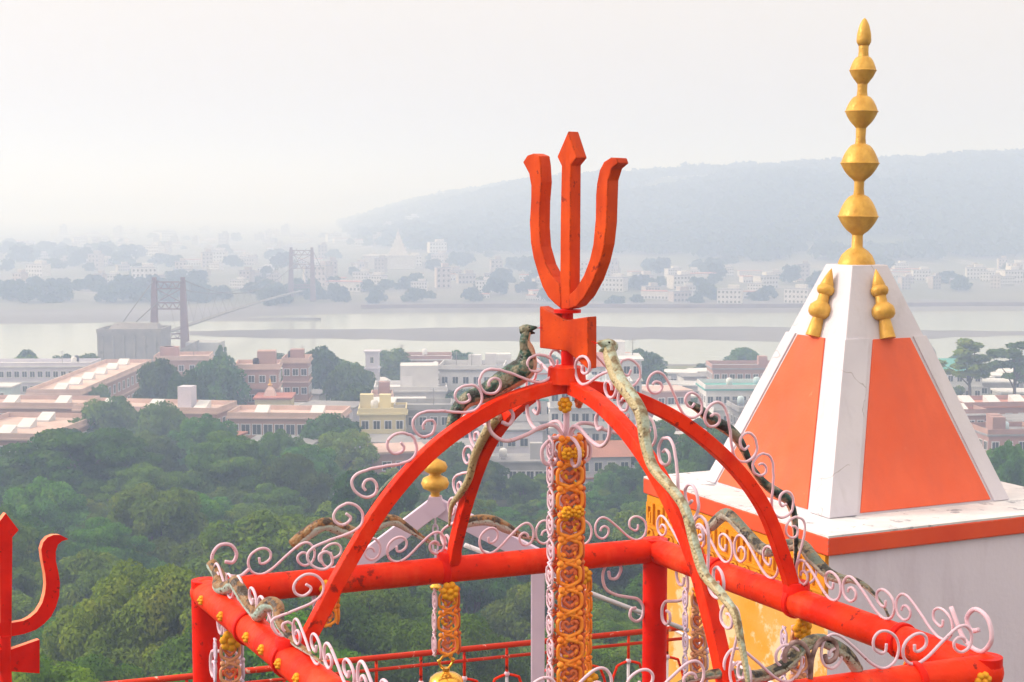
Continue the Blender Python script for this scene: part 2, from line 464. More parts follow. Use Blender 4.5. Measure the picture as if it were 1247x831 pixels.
class MB:
    def __init__(s):
        s.v, s.f, s.mi, s.sm, s.uv = [], [], [], [], {}

    def add(s, v, f, mi=0, smooth=False, uv=None):
        b = len(s.v)
        s.v += [tuple(p) for p in v]
        for k, q in enumerate(f):
            if uv:
                s.uv[len(s.f)] = uv[k]
            s.f.append([b + i for i in q])
            s.mi.append(mi)
            s.sm.append(smooth)
        return s

    def box(s, c, size, ax=None, mi=0):
        c = Vector(c)
        X, Y, Z = ax or (Vector((1, 0, 0)), Vector((0, 1, 0)), Vector((0, 0, 1)))
        hx, hy, hz = size[0] / 2, size[1] / 2, size[2] / 2
        v = [c + X * a * hx + Y * b * hy + Z * d * hz for d in (-1, 1) for b in (-1, 1) for a in (-1, 1)]
        return s.add(v, [(0, 2, 3, 1), (4, 5, 7, 6), (0, 1, 5, 4), (2, 6, 7, 3), (0, 4, 6, 2), (1, 3, 7, 5)], mi)

    def hexa(s, v, mi=0):     # 8 corners: bottom ring, top ring
        return s.add(v, [(3, 2, 1, 0), (4, 5, 6, 7), (0, 1, 5, 4), (1, 2, 6, 5), (2, 3, 7, 6), (3, 0, 4, 7)], mi)

    def tube(s, pts, r, n=8, mi=0, cap=True, up=None, uv=False, smooth=True, flat=None):
        pts = [Vector(p) for p in pts]
        N = len(pts)
        rr = r if hasattr(r, '__len__') else [r] * N
        V, Fc, U = [], [], []
        prev = None
        for i in range(N):
            t = (pts[min(i + 1, N - 1)] - pts[max(i - 1, 0)])
            if t.length < 1e-9:
                t = Vector((0, 0, 1))
            t.normalize()
            if up is not None:
                a = Vector(up) - t * t.dot(Vector(up))
                if a.length < 0.05:
                    a = prev - t * t.dot(prev) if prev is not None else t.orthogonal()
            elif prev is None:
                a = t.orthogonal()
            else:
                a = prev - t * t.dot(prev)
                if a.length < 1e-6:
                    a = t.orthogonal()
            a.normalize()
            prev = a
            b = t.cross(a)
            for k in range(n):
                an = 2 * math.pi * k / n
                fa, fb = (1, 1) if flat is None else flat
                V.append(pts[i] + a * (math.cos(an) * rr[i] * fa) + b * (math.sin(an) * rr[i] * fb))
        for i in range(N - 1):
            for k in range(n):
                k2 = (k + 1) % n
                Fc.append((i * n + k, i * n + k2, (i + 1) * n + k2, (i + 1) * n + k))
                if uv:
                    va = [1 - abs(1 - 2 * q / n) for q in (k, k + 1)]
                    U.append([(i / N, va[0]), (i / N, va[1]), ((i + 1) / N, va[1]), ((i + 1) / N, va[0])])
        if cap:
            Fc.append(tuple(reversed(range(n))))
            Fc.append(tuple(range((N - 1) * n, N * n)))
            if uv:
                U += [[(0, .3)] * n, [(1, .3)] * n]
        return s.add(V, Fc, mi, smooth, U if uv else None)

    def bar(s, pts, sides, wa, wb, mi=0):
        """rectangular bar along pts; sides = the fixed direction of the wa side"""
        pts = [Vector(p) for p in pts]
        sides = Vector(sides).normalized()
        V, Fc = [], []
        N = len(pts)
        for i in range(N):
            t = (pts[min(i + 1, N - 1)] - pts[max(i - 1, 0)]).normalized()
            b = t.cross(sides).normalized()
            for x, y in ((-1, -1), (1, -1), (1, 1), (-1, 1)):
                V.append(pts[i] + sides * x * wa / 2 + b * y * wb / 2)
        for i in range(N - 1):
            for k in range(4):
                k2 = (k + 1) % 4
                Fc.append((i * 4 + k, i * 4 + k2, i * 4 + 4 + k2, i * 4 + 4 + k))
        Fc += [(3, 2, 1, 0), tuple(range(4 * N - 4, 4 * N))]
        return s.add(V, Fc, mi)

    def lathe(s, prof, base, axis=(0, 0, 1), n=24, mi=0, smooth=True):
        axis = Vector(axis).normalized()
        a = axis.orthogonal().normalized()
        b = axis.cross(a)
        base = Vector(base)
        V, Fc = [], []
        for r, z in prof:
            r = max(r, 1e-4)
            for k in range(n):
                an = 2 * math.pi * k / n
                V.append(base + axis * z + a * math.cos(an) * r + b * math.sin(an) * r)
        for i in range(len(prof) - 1):
            for k in range(n):
                k2 = (k + 1) % n
                Fc.append((i * n + k, i * n + k2, (i + 1) * n + k2, (i + 1) * n + k))
        Fc += [tuple(reversed(range(n))), tuple(range((len(prof) - 1) * n, len(prof) * n))]
        return s.add(V, Fc, mi, smooth)

    def prism(s, poly, back, mi=0, side_mi=None):
        """poly = 3D outline of the front face, extruded by the vector back"""
        poly = [Vector(p) for p in poly]
        n = len(poly)
        nrm = Vector((0, 0, 0))
        for i in range(n):
            nrm += poly[i].cross(poly[(i + 1) % n])
        if nrm.dot(back) > 0:
            poly.reverse()
        V = poly + [p + back for p in poly]
        Fc = [tuple(range(n)), tuple(reversed(range(n, 2 * n)))]
        Fc += [((i + 1) % n, i, n + i, n + (i + 1) % n) for i in range(n)]
        s.add(V, Fc, mi)
        if side_mi is not None:
            for k in range(n):
                s.mi[-1 - k] = side_mi
        return s

    def ball(s, c, r, n=10, mi=0, squash=1.0):
        prof = [(r * math.sin(math.pi * i / (n // 2 + 2)), -r * squash * math.cos(math.pi * i / (n // 2 + 2))) for i in range(n // 2 + 3)]
        return s.lathe(prof, c, n=n, mi=mi)

    def mesh(s, name, mats, origin=(0, 0, 0)):
        me = bpy.data.meshes.new(name)
        ox, oy, oz = origin
        me.from_pydata([(x - ox, y - oy, z - oz) for x, y, z in s.v], [], s.f)
        for m in (mats if isinstance(mats, (list, tuple)) else [mats]):
            me.materials.append(m)
        me.polygons.foreach_set('material_index', s.mi)
        me.polygons.foreach_set('use_smooth', s.sm)
        if s.uv:
            l = me.uv_layers.new(name='uv')
            for p in me.polygons:
                if p.index in s.uv:
                    for li, c in zip(p.loop_indices, s.uv[p.index]):
                        l.data[li].uv = c
        me.update()
        return me

    def build(s, name, mats, parent=None, loc=None, bevel=0.0, sharp=None):
        origin = wo(parent) if parent is not None else Vector((0, 0, 0))
        if loc is not None:
            origin = Vector(loc)
        me = s.mesh(name, mats, origin)
        if sharp:
            me.polygons.foreach_set('use_smooth', [True] * len(me.polygons))
            me.set_sharp_from_angle(angle=R(sharp))
        o = bpy.data.objects.new(name, me)
        COL.objects.link(o)
        if parent is not None:
            o.parent = parent
        if loc is not None:
            o.location = loc
        if bevel:
            md = o.modifiers.new('bevel', 'BEVEL')
            md.width = bevel
            md.segments = 2
            md.limit_method = 'ANGLE'
            md.angle_limit = R(35)
        return o


def tag(o, label=None, cat=None, group=None, kind=None):
    if label:
        o['label'] = label
    if cat:
        o['category'] = cat
    if group:
        o['group'] = group
    if kind:
        o['kind'] = kind
    return o


def thing(name, loc, label, cat, group=None, rz=0.0):
    o = bpy.data.objects.new(name, None)
    o.empty_display_size = 0.2
    COL.objects.link(o)
    o.location = loc
    o.rotation_euler = (0, 0, rz)
    return tag(o, label, cat, group)


def copy_tree(o, parent=None):
    c = o.copy()
    COL.objects.link(c)
    if parent is not None:
        c.parent = parent
    for ch in list(o.children):
        copy_tree(ch, c)
    return c


def arr_mesh(name, V, Q, mats, mi=None, smooth=False):
    me = bpy.data.meshes.new(name)
    V = np.asarray(V, np.float32)
    Q = np.asarray(Q, np.int32)
    me.vertices.add(len(V))
    me.vertices.foreach_set('co', V.ravel())
    k = Q.shape[1]
    me.loops.add(Q.size)
    me.loops.foreach_set('vertex_index', Q.ravel())
    me.polygons.add(len(Q))
    me.polygons.foreach_set('loop_start', np.arange(0, Q.size, k, dtype=np.int32))
    for m in (mats if isinstance(mats, (list, tuple)) else [mats]):
        me.materials.append(m)
    if mi is not None:
        me.polygons.foreach_set('material_index', np.asarray(mi, np.int32))
    me.polygons.foreach_set('use_smooth', np.full(len(Q), smooth))
    me.update(calc_edges=True)
    me.validate()
    return me


# ================================================================== SETTING
def sst(a, b, x):
    t = min(1, max(0, (x - a) / (b - a)))
    return t * t * (3 - 2 * t)


def lerp_tab(tab, x):
    if x <= tab[0][0]:
        return tab[0][1]
    for (x0, y0), (x1, y1) in zip(tab, tab[1:]):
        if x <= x1:
            return y0 + (y1 - y0) * (x - x0) / (x1 - x0)
    return tab[-1][1]


SLOPE = [(-60, 40), (0, 36), (12, 33), (30, 23), (60, 12.5), (100, 7.5), (150, 4.5), (200, 3.4), (240, 3.2), (356, 3.0)]
ROWS = [(380, 282), (430, 268), (480, 253), (520, 243), (580, 232), (640, 224), (720, 217), (800, 211), (900, 205), (1000, 201), (1100, 196), (1247, 187), (1500, 178), (2200, 170)]
RDIST = [(380, 2500), (480, 2250), (600, 1900), (760, 1600), (950, 1450), (1300, 1400)]


def ridge_d(px):
    return lerp_tab(RDIST, px)


def ridge_h(px):
    return CAMZ - 4 + (HY - lerp_tab(ROWS, px)) / F * ridge_d(px)


def near_bank(x):
    return 369 + 6 * math.sin(x * 0.013 + 1.0) + 3 * math.sin(x * 0.05)


def far_bank(x):
    return 590 + 10 * math.sin(x * 0.006) + 4 * math.sin(x * 0.03 + 2) - 45 * sst(-60, -180, x)


def ground_z(x, y):
    if y < 356:
        z = lerp_tab(SLOPE, y)
        return z + 0.8 * mnoise.noise(Vector((x * 0.03, y * 0.03, 0))) * sst(20, 60, y) * (1 - sst(170, 200, y))
    nb, fb = near_bank(x), far_bank(x)
    if y < nb + 12:
        return 3.0 - 5.0 * sst(nb - 6, nb + 8, y)
    if y < fb:
        return -2.0 + 1.8 * sst(fb - 14, fb, y)
    z = -0.2 + 1.2 * sst(fb, fb + 8, y) + 3.2 * sst(fb + 50, fb + 140, y) + 3.0 * sst(900, 3000, y)
    px = x / max(y, 1) * F + CX
    rz, rd = ridge_h(px), ridge_d(px)
    yf = 860 + 60 * math.sin(px * 0.011)
    h = max(0, rz - 6) * sst(yf, rd, y) ** 0.9 * sst(360, 440, px)
    h *= 1 - 0.5 * sst(rd * 1.08, rd * 2, y)
    n = mnoise.noise(Vector((x * 0.004, y * 0.004, 3))) + 0.5 * mnoise.noise(Vector((x * 0.011, y * 0.011, 7)))
    h += h * 0.18 * n * (1 - sst(rd * .86, rd, y))
    far = 84 * sst(3400, 4900, y) * (1 - sst(5600, 6000, y)) * (0.75 + 0.35 * mnoise.noise(Vector((px * 0.006, 5, y * 0.0006)))) * (1 - sst(500, 900, px))
    return z + h + far


M['soil'] = mat('hillside_soil', (0.07, 0.075, 0.035), (0.045, 0.055, 0.025), rough=0.95, scale=0.3, coords='Object')
M['town'] = mat('town_ground', (0.20, 0.20, 0.12), (0.10, 0.13, 0.06), rough=0.95, scale=0.05, spots=(0.38, 0.33, 0.29), spot_amt=0.56, spot_scale=0.035)
M['bank'] = mat('river_bank_sand', (0.17, 0.16, 0.165), (0.13, 0.12, 0.125), rough=0.95, scale=0.03)
M['farland'] = mat('far_plain', (0.10, 0.11, 0.07), (0.17, 0.16, 0.14), rough=0.95, scale=0.012, spots=(0.24, 0.22, 0.20), spot_amt=0.60, spot_scale=0.02)
M['hill'] = mat('hill_woods_floor', (0.07, 0.085, 0.04), (0.05, 0.065, 0.03), rough=0.95, scale=0.02, spots=(0.22, 0.2, 0.15), spot_amt=0.70, spot_scale=0.009)

ys = list(np.concatenate([np.arange(-60, 30, 10), np.arange(30, 350, 8), np.arange(350, 400, 2), np.arange(400, 520, 20),
                          np.arange(520, 660, 4), np.arange(660, 2600, 18), np.geomspace(2640, 6000, 24)]))
us = np.linspace(-0.75, 0.75, 121)
V, Q, MI = [], [], []
for y in ys:
    for u in us:
        x = u * max(y, 60) * (1.0 if y > 60 else 1.0) + 0.0
        V.append((x, y, ground_z(x, y)))
nu = len(us)
for j in range(len(ys) - 1):
    for i in range(nu - 1):
        a = j * nu + i
        Q.append((a, a + 1, a + nu + 1, a + nu))
        x, y, z = V[a]
        fb = far_bank(x)
        if y < 196:
            mi = 0
        elif y < near_bank(x) - 10:
            mi = 1
        elif y < fb + 55:
            mi = 2
        elif ground_z(x, y) > 16:
            mi = 4
        else:
            mi = 3
        MI.append(mi)
g = bpy.data.objects.new('terrain', arr_mesh('terrain', V, Q, [M['soil'], M['town'], M['bank'], M['farland'], M['hill']], MI, True))
COL.objects.link(g)
tag(g, kind='structure')

# river
wm = bpy.data.materials.new('river_water')
wm.use_nodes = True
t = wm.node_tree
b = t.nodes['Principled BSDF']
b.inputs['Base Color'].default_value = (0.34, 0.37, 0.30, 1)
b.inputs['Roughness'].default_value = 0.12
b.inputs['IOR'].default_value = 1.33
tc = t.nodes.new('ShaderNodeTexCoord')
mp = t.nodes.new('ShaderNodeMapping')
mp.inputs['Scale'].default_value = (0.12, 0.5, 1)
nn = t.nodes.new('ShaderNodeTexNoise')
nn.inputs['Scale'].default_value = 1.0
nn.inputs['Detail'].default_value = 6
bp = t.nodes.new('ShaderNodeBump')
bp.inputs['Strength'].default_value = 0.2
bp.inputs['Distance'].default_value = 0.4
t.links.new(tc.outputs['Object'], mp.inputs[0])
t.links.new(mp.outputs[0], nn.inputs['Vector'])
t.links.new(nn.outputs['Fac'], bp.inputs['Height'])
t.links.new(bp.outputs['Normal'], b.inputs['Normal'])
V = [(-520, 346, 0), (520, 346, 0), (520, 632, 0), (-520, 632, 0)]
r = bpy.data.objects.new('river', arr_mesh('river', V, [(0, 1, 2, 3)], wm))
COL.objects.link(r)
tag(r, kind='structure')


def sandbank(x0, x1, yc, half, seed):
    n = 60
    V, Q = [], []
    for i in range(n + 1):
        tt = i / n
        x = x0 + (x1 - x0) * tt
        wdt = half * math.sin(math.pi * tt) ** 0.6 * (1 + 0.45 * mnoise.noise(Vector((x * 0.03, seed, 0))) + 0.25 * mnoise.noise(Vector((x * 0.11, seed, 5))))
        c = yc + 4 * mnoise.noise(Vector((x * 0.012, seed, 4)))
        for k, (o, z) in enumerate(((-1, -0.3), (-0.6, 0.35), (0, 0.9), (0.6, 0.5), (1, -0.3))):
            V.append((x, c + o * max(wdt, 0.3), z))
    for i in range(n):
        for k in range(4):
            a = i * 5 + k
            Q.append((a, a + 5, a + 6, a + 1))
    o = bpy.data.objects.new('sandbank', arr_mesh('sandbank', V, Q, M['bank'], None, True))
    COL.objects.link(o)
    tag(o, kind='structure')


sandbank(-110, 170, 496, 34, 1)
sandbank(-190, -70, 556, 9, 2)

# ================================================================== TEMPLE TOWER
ZS = CAMZ - 2.08                                   # top of the slab
TN = onz(1008.7, 654.5, ZS)                        # near corner of the slab
TL = (onz(783, 581, ZS) - TN).normalized()         # along the left eave, away from us
TR = Vector((-TL.y, TL.x, 0))                      # along the right eave
if TR.x < 0:
    TR = -TR
TS = 2.345
UP = Vector((0, 0, 1))
TC = TN + TL * TS / 2 + TR * TS / 2
tower = thing('temple_tower', (TC.x, TC.y, ZS - 7.5), 'white pyramid-roofed temple tower with coral panels and a gold spire of stacked balls', 'temple')


def tq(a, b, z):                                   # tower coordinates: a along left eave, b along right eave from the centre
    return TC + TL * a + TR * b + UP * (z)


def ring(h, z):
    return [tq(-h, -h, z), tq(-h, h, z), tq(h, h, z), tq(h, -h, z)]


H = TS / 2
mb = MB()
mb.hexa(ring(H - 0.035, -7.5) + ring(H - 0.035, -0.105))
# faces: bottom, top, then four sides; the left wall is ochre
mb.mi = [0, 0, 0, 0, 0, 1]
for k, q in enumerate(mb.f[2:6]):
    c = sum((Vector(mb.v[i]) for i in q), Vector()) / 4 - tq(0, 0, -3.8)
    mb.mi[2 + k] = 1 if c.dot(-TR) > 0.5 else 0
walls = mb.build('wall', [M['twall'], M['tyellow']], tower)
mb = MB().hexa(ring(H, -0.125) + ring(H, -0.004))
slab = mb.build('eave_slab', M['tred'], tower, bevel=0.012)
mb = MB().hexa(ring(H - 0.004, -0.02) + ring(H - 0.004, 0.006))
mb.build('slab_top', M['slabtop'], slab)
# ochre frieze on the left wall: a band of raised scroll work
mb = MB()
o0 = -(H - 0.035)
mb.box(tq(0, o0 - 0.008, -0.33), (2 * H - 0.09, 0.03, 0.40), (TL, TR, UP))
fr = mb.build('frieze', M['tfrieze'], tower)
mb = MB()
random.seed(4)
for k in range(15):
    a = -1.02 + k * 0.145
    for (q0, q1, z0, z1) in ((0, 0.10, -0.18, -0.21), (0, 0.025, -0.21, -0.34), (0.075, 0.10, -0.21, -0.30), (0.04, 0.10, -0.30, -0.33), (0.04, 0.06, -0.25, -0.30)):
        mb.box(tq(a + (q0 + q1) / 2, o0 - 0.03, (z0 + z1) / 2), (q1 - q0, 0.022, z0 - z1), (TL, TR, UP))
    pts = [tq(a + 0.05 + 0.04 * math.cos(an), o0 - 0.03, -0.43 + 0.04 * math.sin(an)) for an in np.linspace(0, 5.2, 12)]
    mb.tube(pts, 0.009, 5)
mb.box(tq(0, o0 - 0.028, -0.365), (2 * H - 0.1, 0.022, 0.02), (TL, TR, UP))
mb.box(tq(0, o0 - 0.028, -0.505), (2 * H - 0.1, 0.022, 0.025), (TL, TR, UP))
mb.build('frieze_relief', M['tfrieze'], fr)

# pyramid
HB, HT, ZT = 0.765, 0.155, 1.655
TC = TC + Vector((-0.078, 0, 0))                     # the pyramid sits a little off the slab's centre
mb = MB().hexa(ring(HB, 0.004) + ring(HT, ZT))
roof = mb.build('pyramid_roof', M['twhite'], tower, bevel=0.006)


def pface(side, u, h, off=0.0):
    """point on a pyramid face: side 0 = left face, 1 = right face, 2/3 the hidden ones; u across -1..1, h 0..1 up"""
    hw = HB + (HT - HB) * h
    z = ZT * h
    sl = math.atan2(HB - HT, ZT)
    no, nz = math.cos(sl) * off, math.sin(sl) * off
    if side == 0:
        return tq(u * hw, -hw - no, z + nz)
    if side == 1:
        return tq(-hw - no, u * hw, z + nz)
    if side == 2:
        return tq(u * hw, hw + no, z + nz)
    return tq(hw + no, u * hw, z + nz)


for side in range(4):
    # raised white ribs along both edges of the face
    for sgn in (-1, 1):
        wv = 0.185 if (sgn < 0 and side < 2) else 0.095
        v = []
        for off in (-0.01, 0.014):
            for (h, e) in ((0.004, 1), (0.695, 1), (0.695, 0), (0.004, 0)):
                hw = HB + (HT - HB) * h
                u = sgn * (1.0 + (0.014 / hw if off > 0 else 0)) if e else sgn * (1 - min(0.9, (wv + 0.03 * (1 - h)) / hw))
                v.append(pface(side, u, h, off))
        mb = MB().hexa(v)
        mb.build('corner_rib', M['twhite'], roof, bevel=0.004)
    P4 = []
    for off in (-0.005, 0.012):
        for (h, e) in ((0.012, -1), (0.012, 1), (0.69, 1), (0.69, -1)):
            hw = HB + (HT - HB) * h
            mg = (0.225 if (e < 0 and side < 2) else 0.128) + 0.02 * (1 - h)
            P4.append(pface(side, e * (1 - mg / hw), h, off))
    mb = MB().hexa(P4)
    mb.build('coral_panel', M['torange'], roof, bevel=0.004)
    # small gold spirelet leaning on the face above the panel
    base = pface(side, 0.0, 0.688, 0.025)
    ax = (pface(side, 0.0, 0.96, 0.050) - base).normalized()
    prof = [(21, 0), (18.5, 22), (15, 50), (24, 54), (30, 62), (31, 72), (29, 82), (21, 91), (15.5, 96), (14.5, 114), (20, 118), (23.5, 126), (22.5, 134), (17, 141), (17.5, 143), (12, 160), (5, 178), (0.4, 187)]
    prof = [(r_ * 0.0027, z_ * 0.0027) for r_, z_ in prof]
    mb = MB().lathe(prof, base, ax, 20)
    mb.build('spirelet', M['gold'], tower, sharp=50)

# the large gold spire: measured rows of the photograph turned into heights
sb = tq(0, 0, ZT)
YD = sb.y
tip = at(1050.3, 19, YD)
base_px = at(1040.5, 318, YD)
axis = (tip - base_px).normalized()
LEN = (tip - base_px).length
s_ = LEN / 735.0                                    # per zoomed pixel of the close-up
spire = MB()
spire.lathe([(0.001, -20 * s_), (58 * s_, -14 * s_), (55 * s_, 8 * s_), (46 * s_, 28 * s_), (32 * s_, 42 * s_), (17 * s_, 52 * s_), (16 * s_, 100 * s_)], sb - UP * 0.0, axis, 28)
sp_o = spire.build('spire', M['gold'], tower, sharp=60)
for (zc, rr, zt, zb) in ((640, 61, 573, 692), (480, 58, 420, 529), (325, 49, 277, 369), (203, 40, 160, 237)):
    c = 785 - zc
    up_, dn = zc - zt, zb - zc
    prof = [(15 * s_, (c - dn - 6) * s_), (20 * s_, (c - dn) * s_)]
    for a in (0.15, 0.3, 0.45, 0.6, 0.75, 0.88, 1.0):
        q_ = 0.50 * math.sqrt(1 - (1 - a) ** 2) + 0.50 * a
        prof.append(((15 + (rr - 15) * q_) * s_, (c - dn * (1 - a)) * s_))
    prof[-1] = (rr * s_ * 0.985, (c - 1.5) * s_)
    prof += [(rr * s_ * 1.02, (c - 1.0) * s_), (rr * s_ * 1.02, (c + 1.0) * s_), (rr * s_ * 0.97, (c + 2.5) * s_)]
    for a in (0.15, 0.3, 0.45, 0.6, 0.75, 0.88, 1.0):
        q_ = 0.62 * math.sqrt(1 - a * a) + 0.38 * (1 - a)
        prof.append(((14 + (rr * 0.97 - 14) * q_) * s_, (c + 3 + (up_ - 3) * a) * s_))
    prof.append((14 * s_, (c + up_ + 6) * s_))
    MB().lathe(prof, sb, axis, 28).build('spire_ball', M['gold'], sp_o, sharp=38)
for z0, z1 in ((95, 150), (210, 258), (362, 410), (505, 552), (620, 664)):
    MB().lathe([(16.5 * s_, z0 * s_), (14.5 * s_, (z0 * 0.6 + z1 * 0.4) * s_), (15.5 * s_, z1 * s_)], sb, axis, 18).build('spire_neck', M['gold'], sp_o, sharp=60)
MB().lathe([(15 * s_, 655 * s_), (19 * s_, 661 * s_), (22 * s_, 668 * s_), (21 * s_, 690 * s_), (15 * s_, 715 * s_), (7 * s_, 732 * s_), (0.5 * s_, 738 * s_)], sb, axis, 20).build('spire_tip', M['gold'], sp_o, sharp=60)
# thin cable and fixings on the tower walls
mb = MB()
o1 = -(H - 0.035)
mb.tube([tq(-x, o1 - 0.02, -1.06 - 0.02 * math.sin(x * 2.4)) for x in np.linspace(-1.1, 1.12, 14)] + [tq(o1 - 0.02, o1 - 0.02, -1.09)] +
        [tq(o1 - 0.02, x, -1.10 + 0.015 * math.sin(x * 2)) for x in np.linspace(-1.1, 1.1, 14)], 0.011, 6)
mb.build('wall_cable', M['twall'], tower)

# ================================================================== PAVILION
ZR = CAMZ - 1.63
BL, BR, FR = onz(250, 722, ZR), onz(798, 670, ZR), onz(1200, 818, ZR)
FL = BL + FR - BR
BM, RM, FM, LM = (BL + BR) / 2, (BR + FR) / 2, (FR + FL) / 2, (FL + BL) / 2
CC = (BL + FR) / 2
RP = 0.060
pav = thing('pavilion_frame', (CC.x, CC.y, ZR - 2.3), 'red tubular pavilion frame with two crossing arches and pale pink scrollwork', 'pavilion')


def seg(a, b, t):
    return a + (b - a) * t


def pipe(a, b, name, r=RP):
    d = (b - a).normalized()
    MB().tube([a - d * 0.02, a + d * 0.02, seg(a, b, .25), seg(a, b, .5), seg(a, b, .75), b - d * 0.02, b + d * 0.02], r, 28).build(name, M['red'], pav, sharp=60)


pipe(BL, BR, 'rail', 0.058)
pipe(BR, FR, 'rail')
pipe(FR, FL, 'rail')
pipe(FL, BL, 'rail')
for c in (BL, BR, FR, FL):
    MB().tube([c + UP * 0.055, c - UP * 0.2, c - UP * 2.3], 0.058, 24).build('post', M['red_deep'], pav, sharp=60)
    MB().ball(c, 0.0635, 20).build('elbow', M['red'], pav, sharp=60)


def collar(a, b, t, r=0.069, L=0.028):
    d = (b - a).normalized()
    c = seg(a, b, t)
    mb = MB().tube([c - d * L / 2, c + d * L / 2], r, 28)
    mb.build('collar', M['red_deep'], pav, sharp=50, bevel=0.004)


for t_ in (0.285, 0.5, 0.75):
    collar(BL, FL, t_)
for t_ in (0.24, 0.5, 0.80):
    collar(BR, FR, t_)
collar(BL, BR, 0.5, 0.064, 0.035)
collar(BL, BR, 0.80, 0.064, 0.02)
collar(FR, FL, 0.42)
collar(FR, FL, 0.14)

# arches: profile measured on the photograph
AU = (RM - LM).normalized()
CU = (FM - BM).normalized()
APEX = onpl(690, 462, CC, Vector((-AU.y, AU.x, 0)))
A0 = Vector((APEX.x, APEX.y, ZR))
PA = [(-1.085, 0.0), (-1.03, 0.06), (-0.975, 0.15), (-0.875, 0.325), (-0.72, 0.552), (-0.53, 0.738), (-0.30, 0.872), (-0.12, 0.928), (0, 0.942), (0.14, 0.925), (0.28, 0.885), (0.5, 0.775), (0.72, 0.600), (0.875, 0.41), (0.97, 0.20), (1.02, 0.06), (1.04, 0.0)]
PC = [(-1.06, 0.0), (-1.02, 0.06), (-0.985, 0.15), (-0.87, 0.36), (-0.70, 0.592), (-0.50, 0.760), (-0.27, 0.882), (-0.12, 0.928), (0, 0.942), (0.14, 0.928), (0.30, 0.886), (0.5, 0.795), (0.70, 0.65), (0.87, 0.46), (0.98, 0.26), (1.05, 0.10), (1.09, 0.0)]


def arch_pts(P, U):
    return [A0 + U * p.x + UP * p.y for p in catmull([(a, b, 0) for a, b in P], 6)]


archA, archC = arch_pts(PA, AU), arch_pts(PC, CU)
NA = Vector((-AU.y, AU.x, 0))
NC = Vector((-CU.y, CU.x, 0))
MB().bar(archA, NA, 0.050, 0.054).build('arch', M['red'], pav, bevel=0.004)
iC = min(range(len(archC)), key=lambda i: abs((archC[i] - A0).dot(CU) + 0.035))
jC = min(range(len(archC)), key=lambda i: abs((archC[i] - A0).dot(CU) - 0.035))
MB().bar(archC[:iC + 1], NC, 0.048, 0.052).build('arch', M['red'], pav, bevel=0.004)
MB().bar(archC[jC:], NC, 0.048, 0.052).build('arch', M['red'], pav, bevel=0.004)
# foot sleeves
for q in (archA[0], archA[-1], archC[0], archC[-1]):
    MB().lathe([(0.056, 0.03), (0.056, 0.075), (0.05, 0.085)], q, (0, 0, 1), 16).build('foot_sleeve', M['red_deep'], pav, sharp=50)

# --- scroll work -------------------------------------------------------------
_sz = [(330, 215), (334, 243), (356, 246), (384, 226), (386, 192), (362, 170), (325, 172), (288, 198), (275, 240), (292, 284), (338, 303), (395, 278), (468, 216), (535, 166),
       (578, 160), (606, 190), (610, 232), (594, 264), (560, 277), (530, 258), (524, 228), (546, 209), (570, 216), (578, 235)]
SCR = [((x - 272) / 338.0, (304 - y) / 338.0) for x, y in _sz]


def scroll_curve(fn, s0, L, hs_=1.0, flip=False, rev=False):
    """fn(s metres along, h metres off) -> point"""
    pts = []
    for s, h in SCR:
        if flip:
            s = 1 - s
        pts.append((s, h, 0))
    cv = catmull(pts, 5)
    return [fn(s0 + p.x * L, p.y * L * hs_) for p in cv]


def rail_fn(a, b, lift, side=0.0):
    d = (b - a).normalized()
    sd_ = Vector((-d.y, d.x, 0)) * side
    return lambda s, h: a + d * s + UP * (lift + h) + sd_


def arc_fn(pts, off):
    acc = [0.0]
    for i in range(1, len(pts)):
        acc.append(acc[-1] + (pts[i] - pts[i - 1]).length)

    def fn(s, h):
        s = max(0, min(acc[-1], s))
        i = max(1, min(len(pts) - 1, int(np.searchsorted(acc, s))))
        t = (s - acc[i - 1]) / max(1e-6, acc[i] - acc[i - 1])
        p = pts[i - 1].lerp(pts[i], t)
        # smoothed tangent
        i0, i1 = max(0, i - 5), min(len(pts) - 1, i + 4)
        tg = (pts[i1] - pts[i0]).normalized()
        side = Vector((-tg.y, tg.x, 0))
        hor = Vector((tg.x, tg.y, 0))
        nrm = Vector((0, 0, 1)) - tg * tg.z
        nrm.normalize()
        if abs(tg.z) > 0.95:
            pass
        return p + nrm * (off + h)
    fn.length = acc[-1]
    return fn


rsc = random.Random(77)


def scroll(fn, s0, L, hs_=1.0, flip=False, r=0.0055, m='pink'):
    L, hs_, s0, r = L * rsc.uniform(.93, 1.05), hs_ * rsc.uniform(.90, 1.10), s0 + rsc.uniform(-.006, .006), r * rsc.uniform(.92, 1.08)
    MB().tube(scroll_curve(fn, s0, L, hs_, flip), r, 8).build('scroll', M[m], pav)


f = rail_fn(BL, BR, 0.056)
LB = (BR - BL).length
for s0, fl in ((0.185, False), (0.50, False), (0.80, False), (1.24, False), (1.52, True), (1.815, True)):
    scroll(f, s0, 0.285, 1.0, fl)
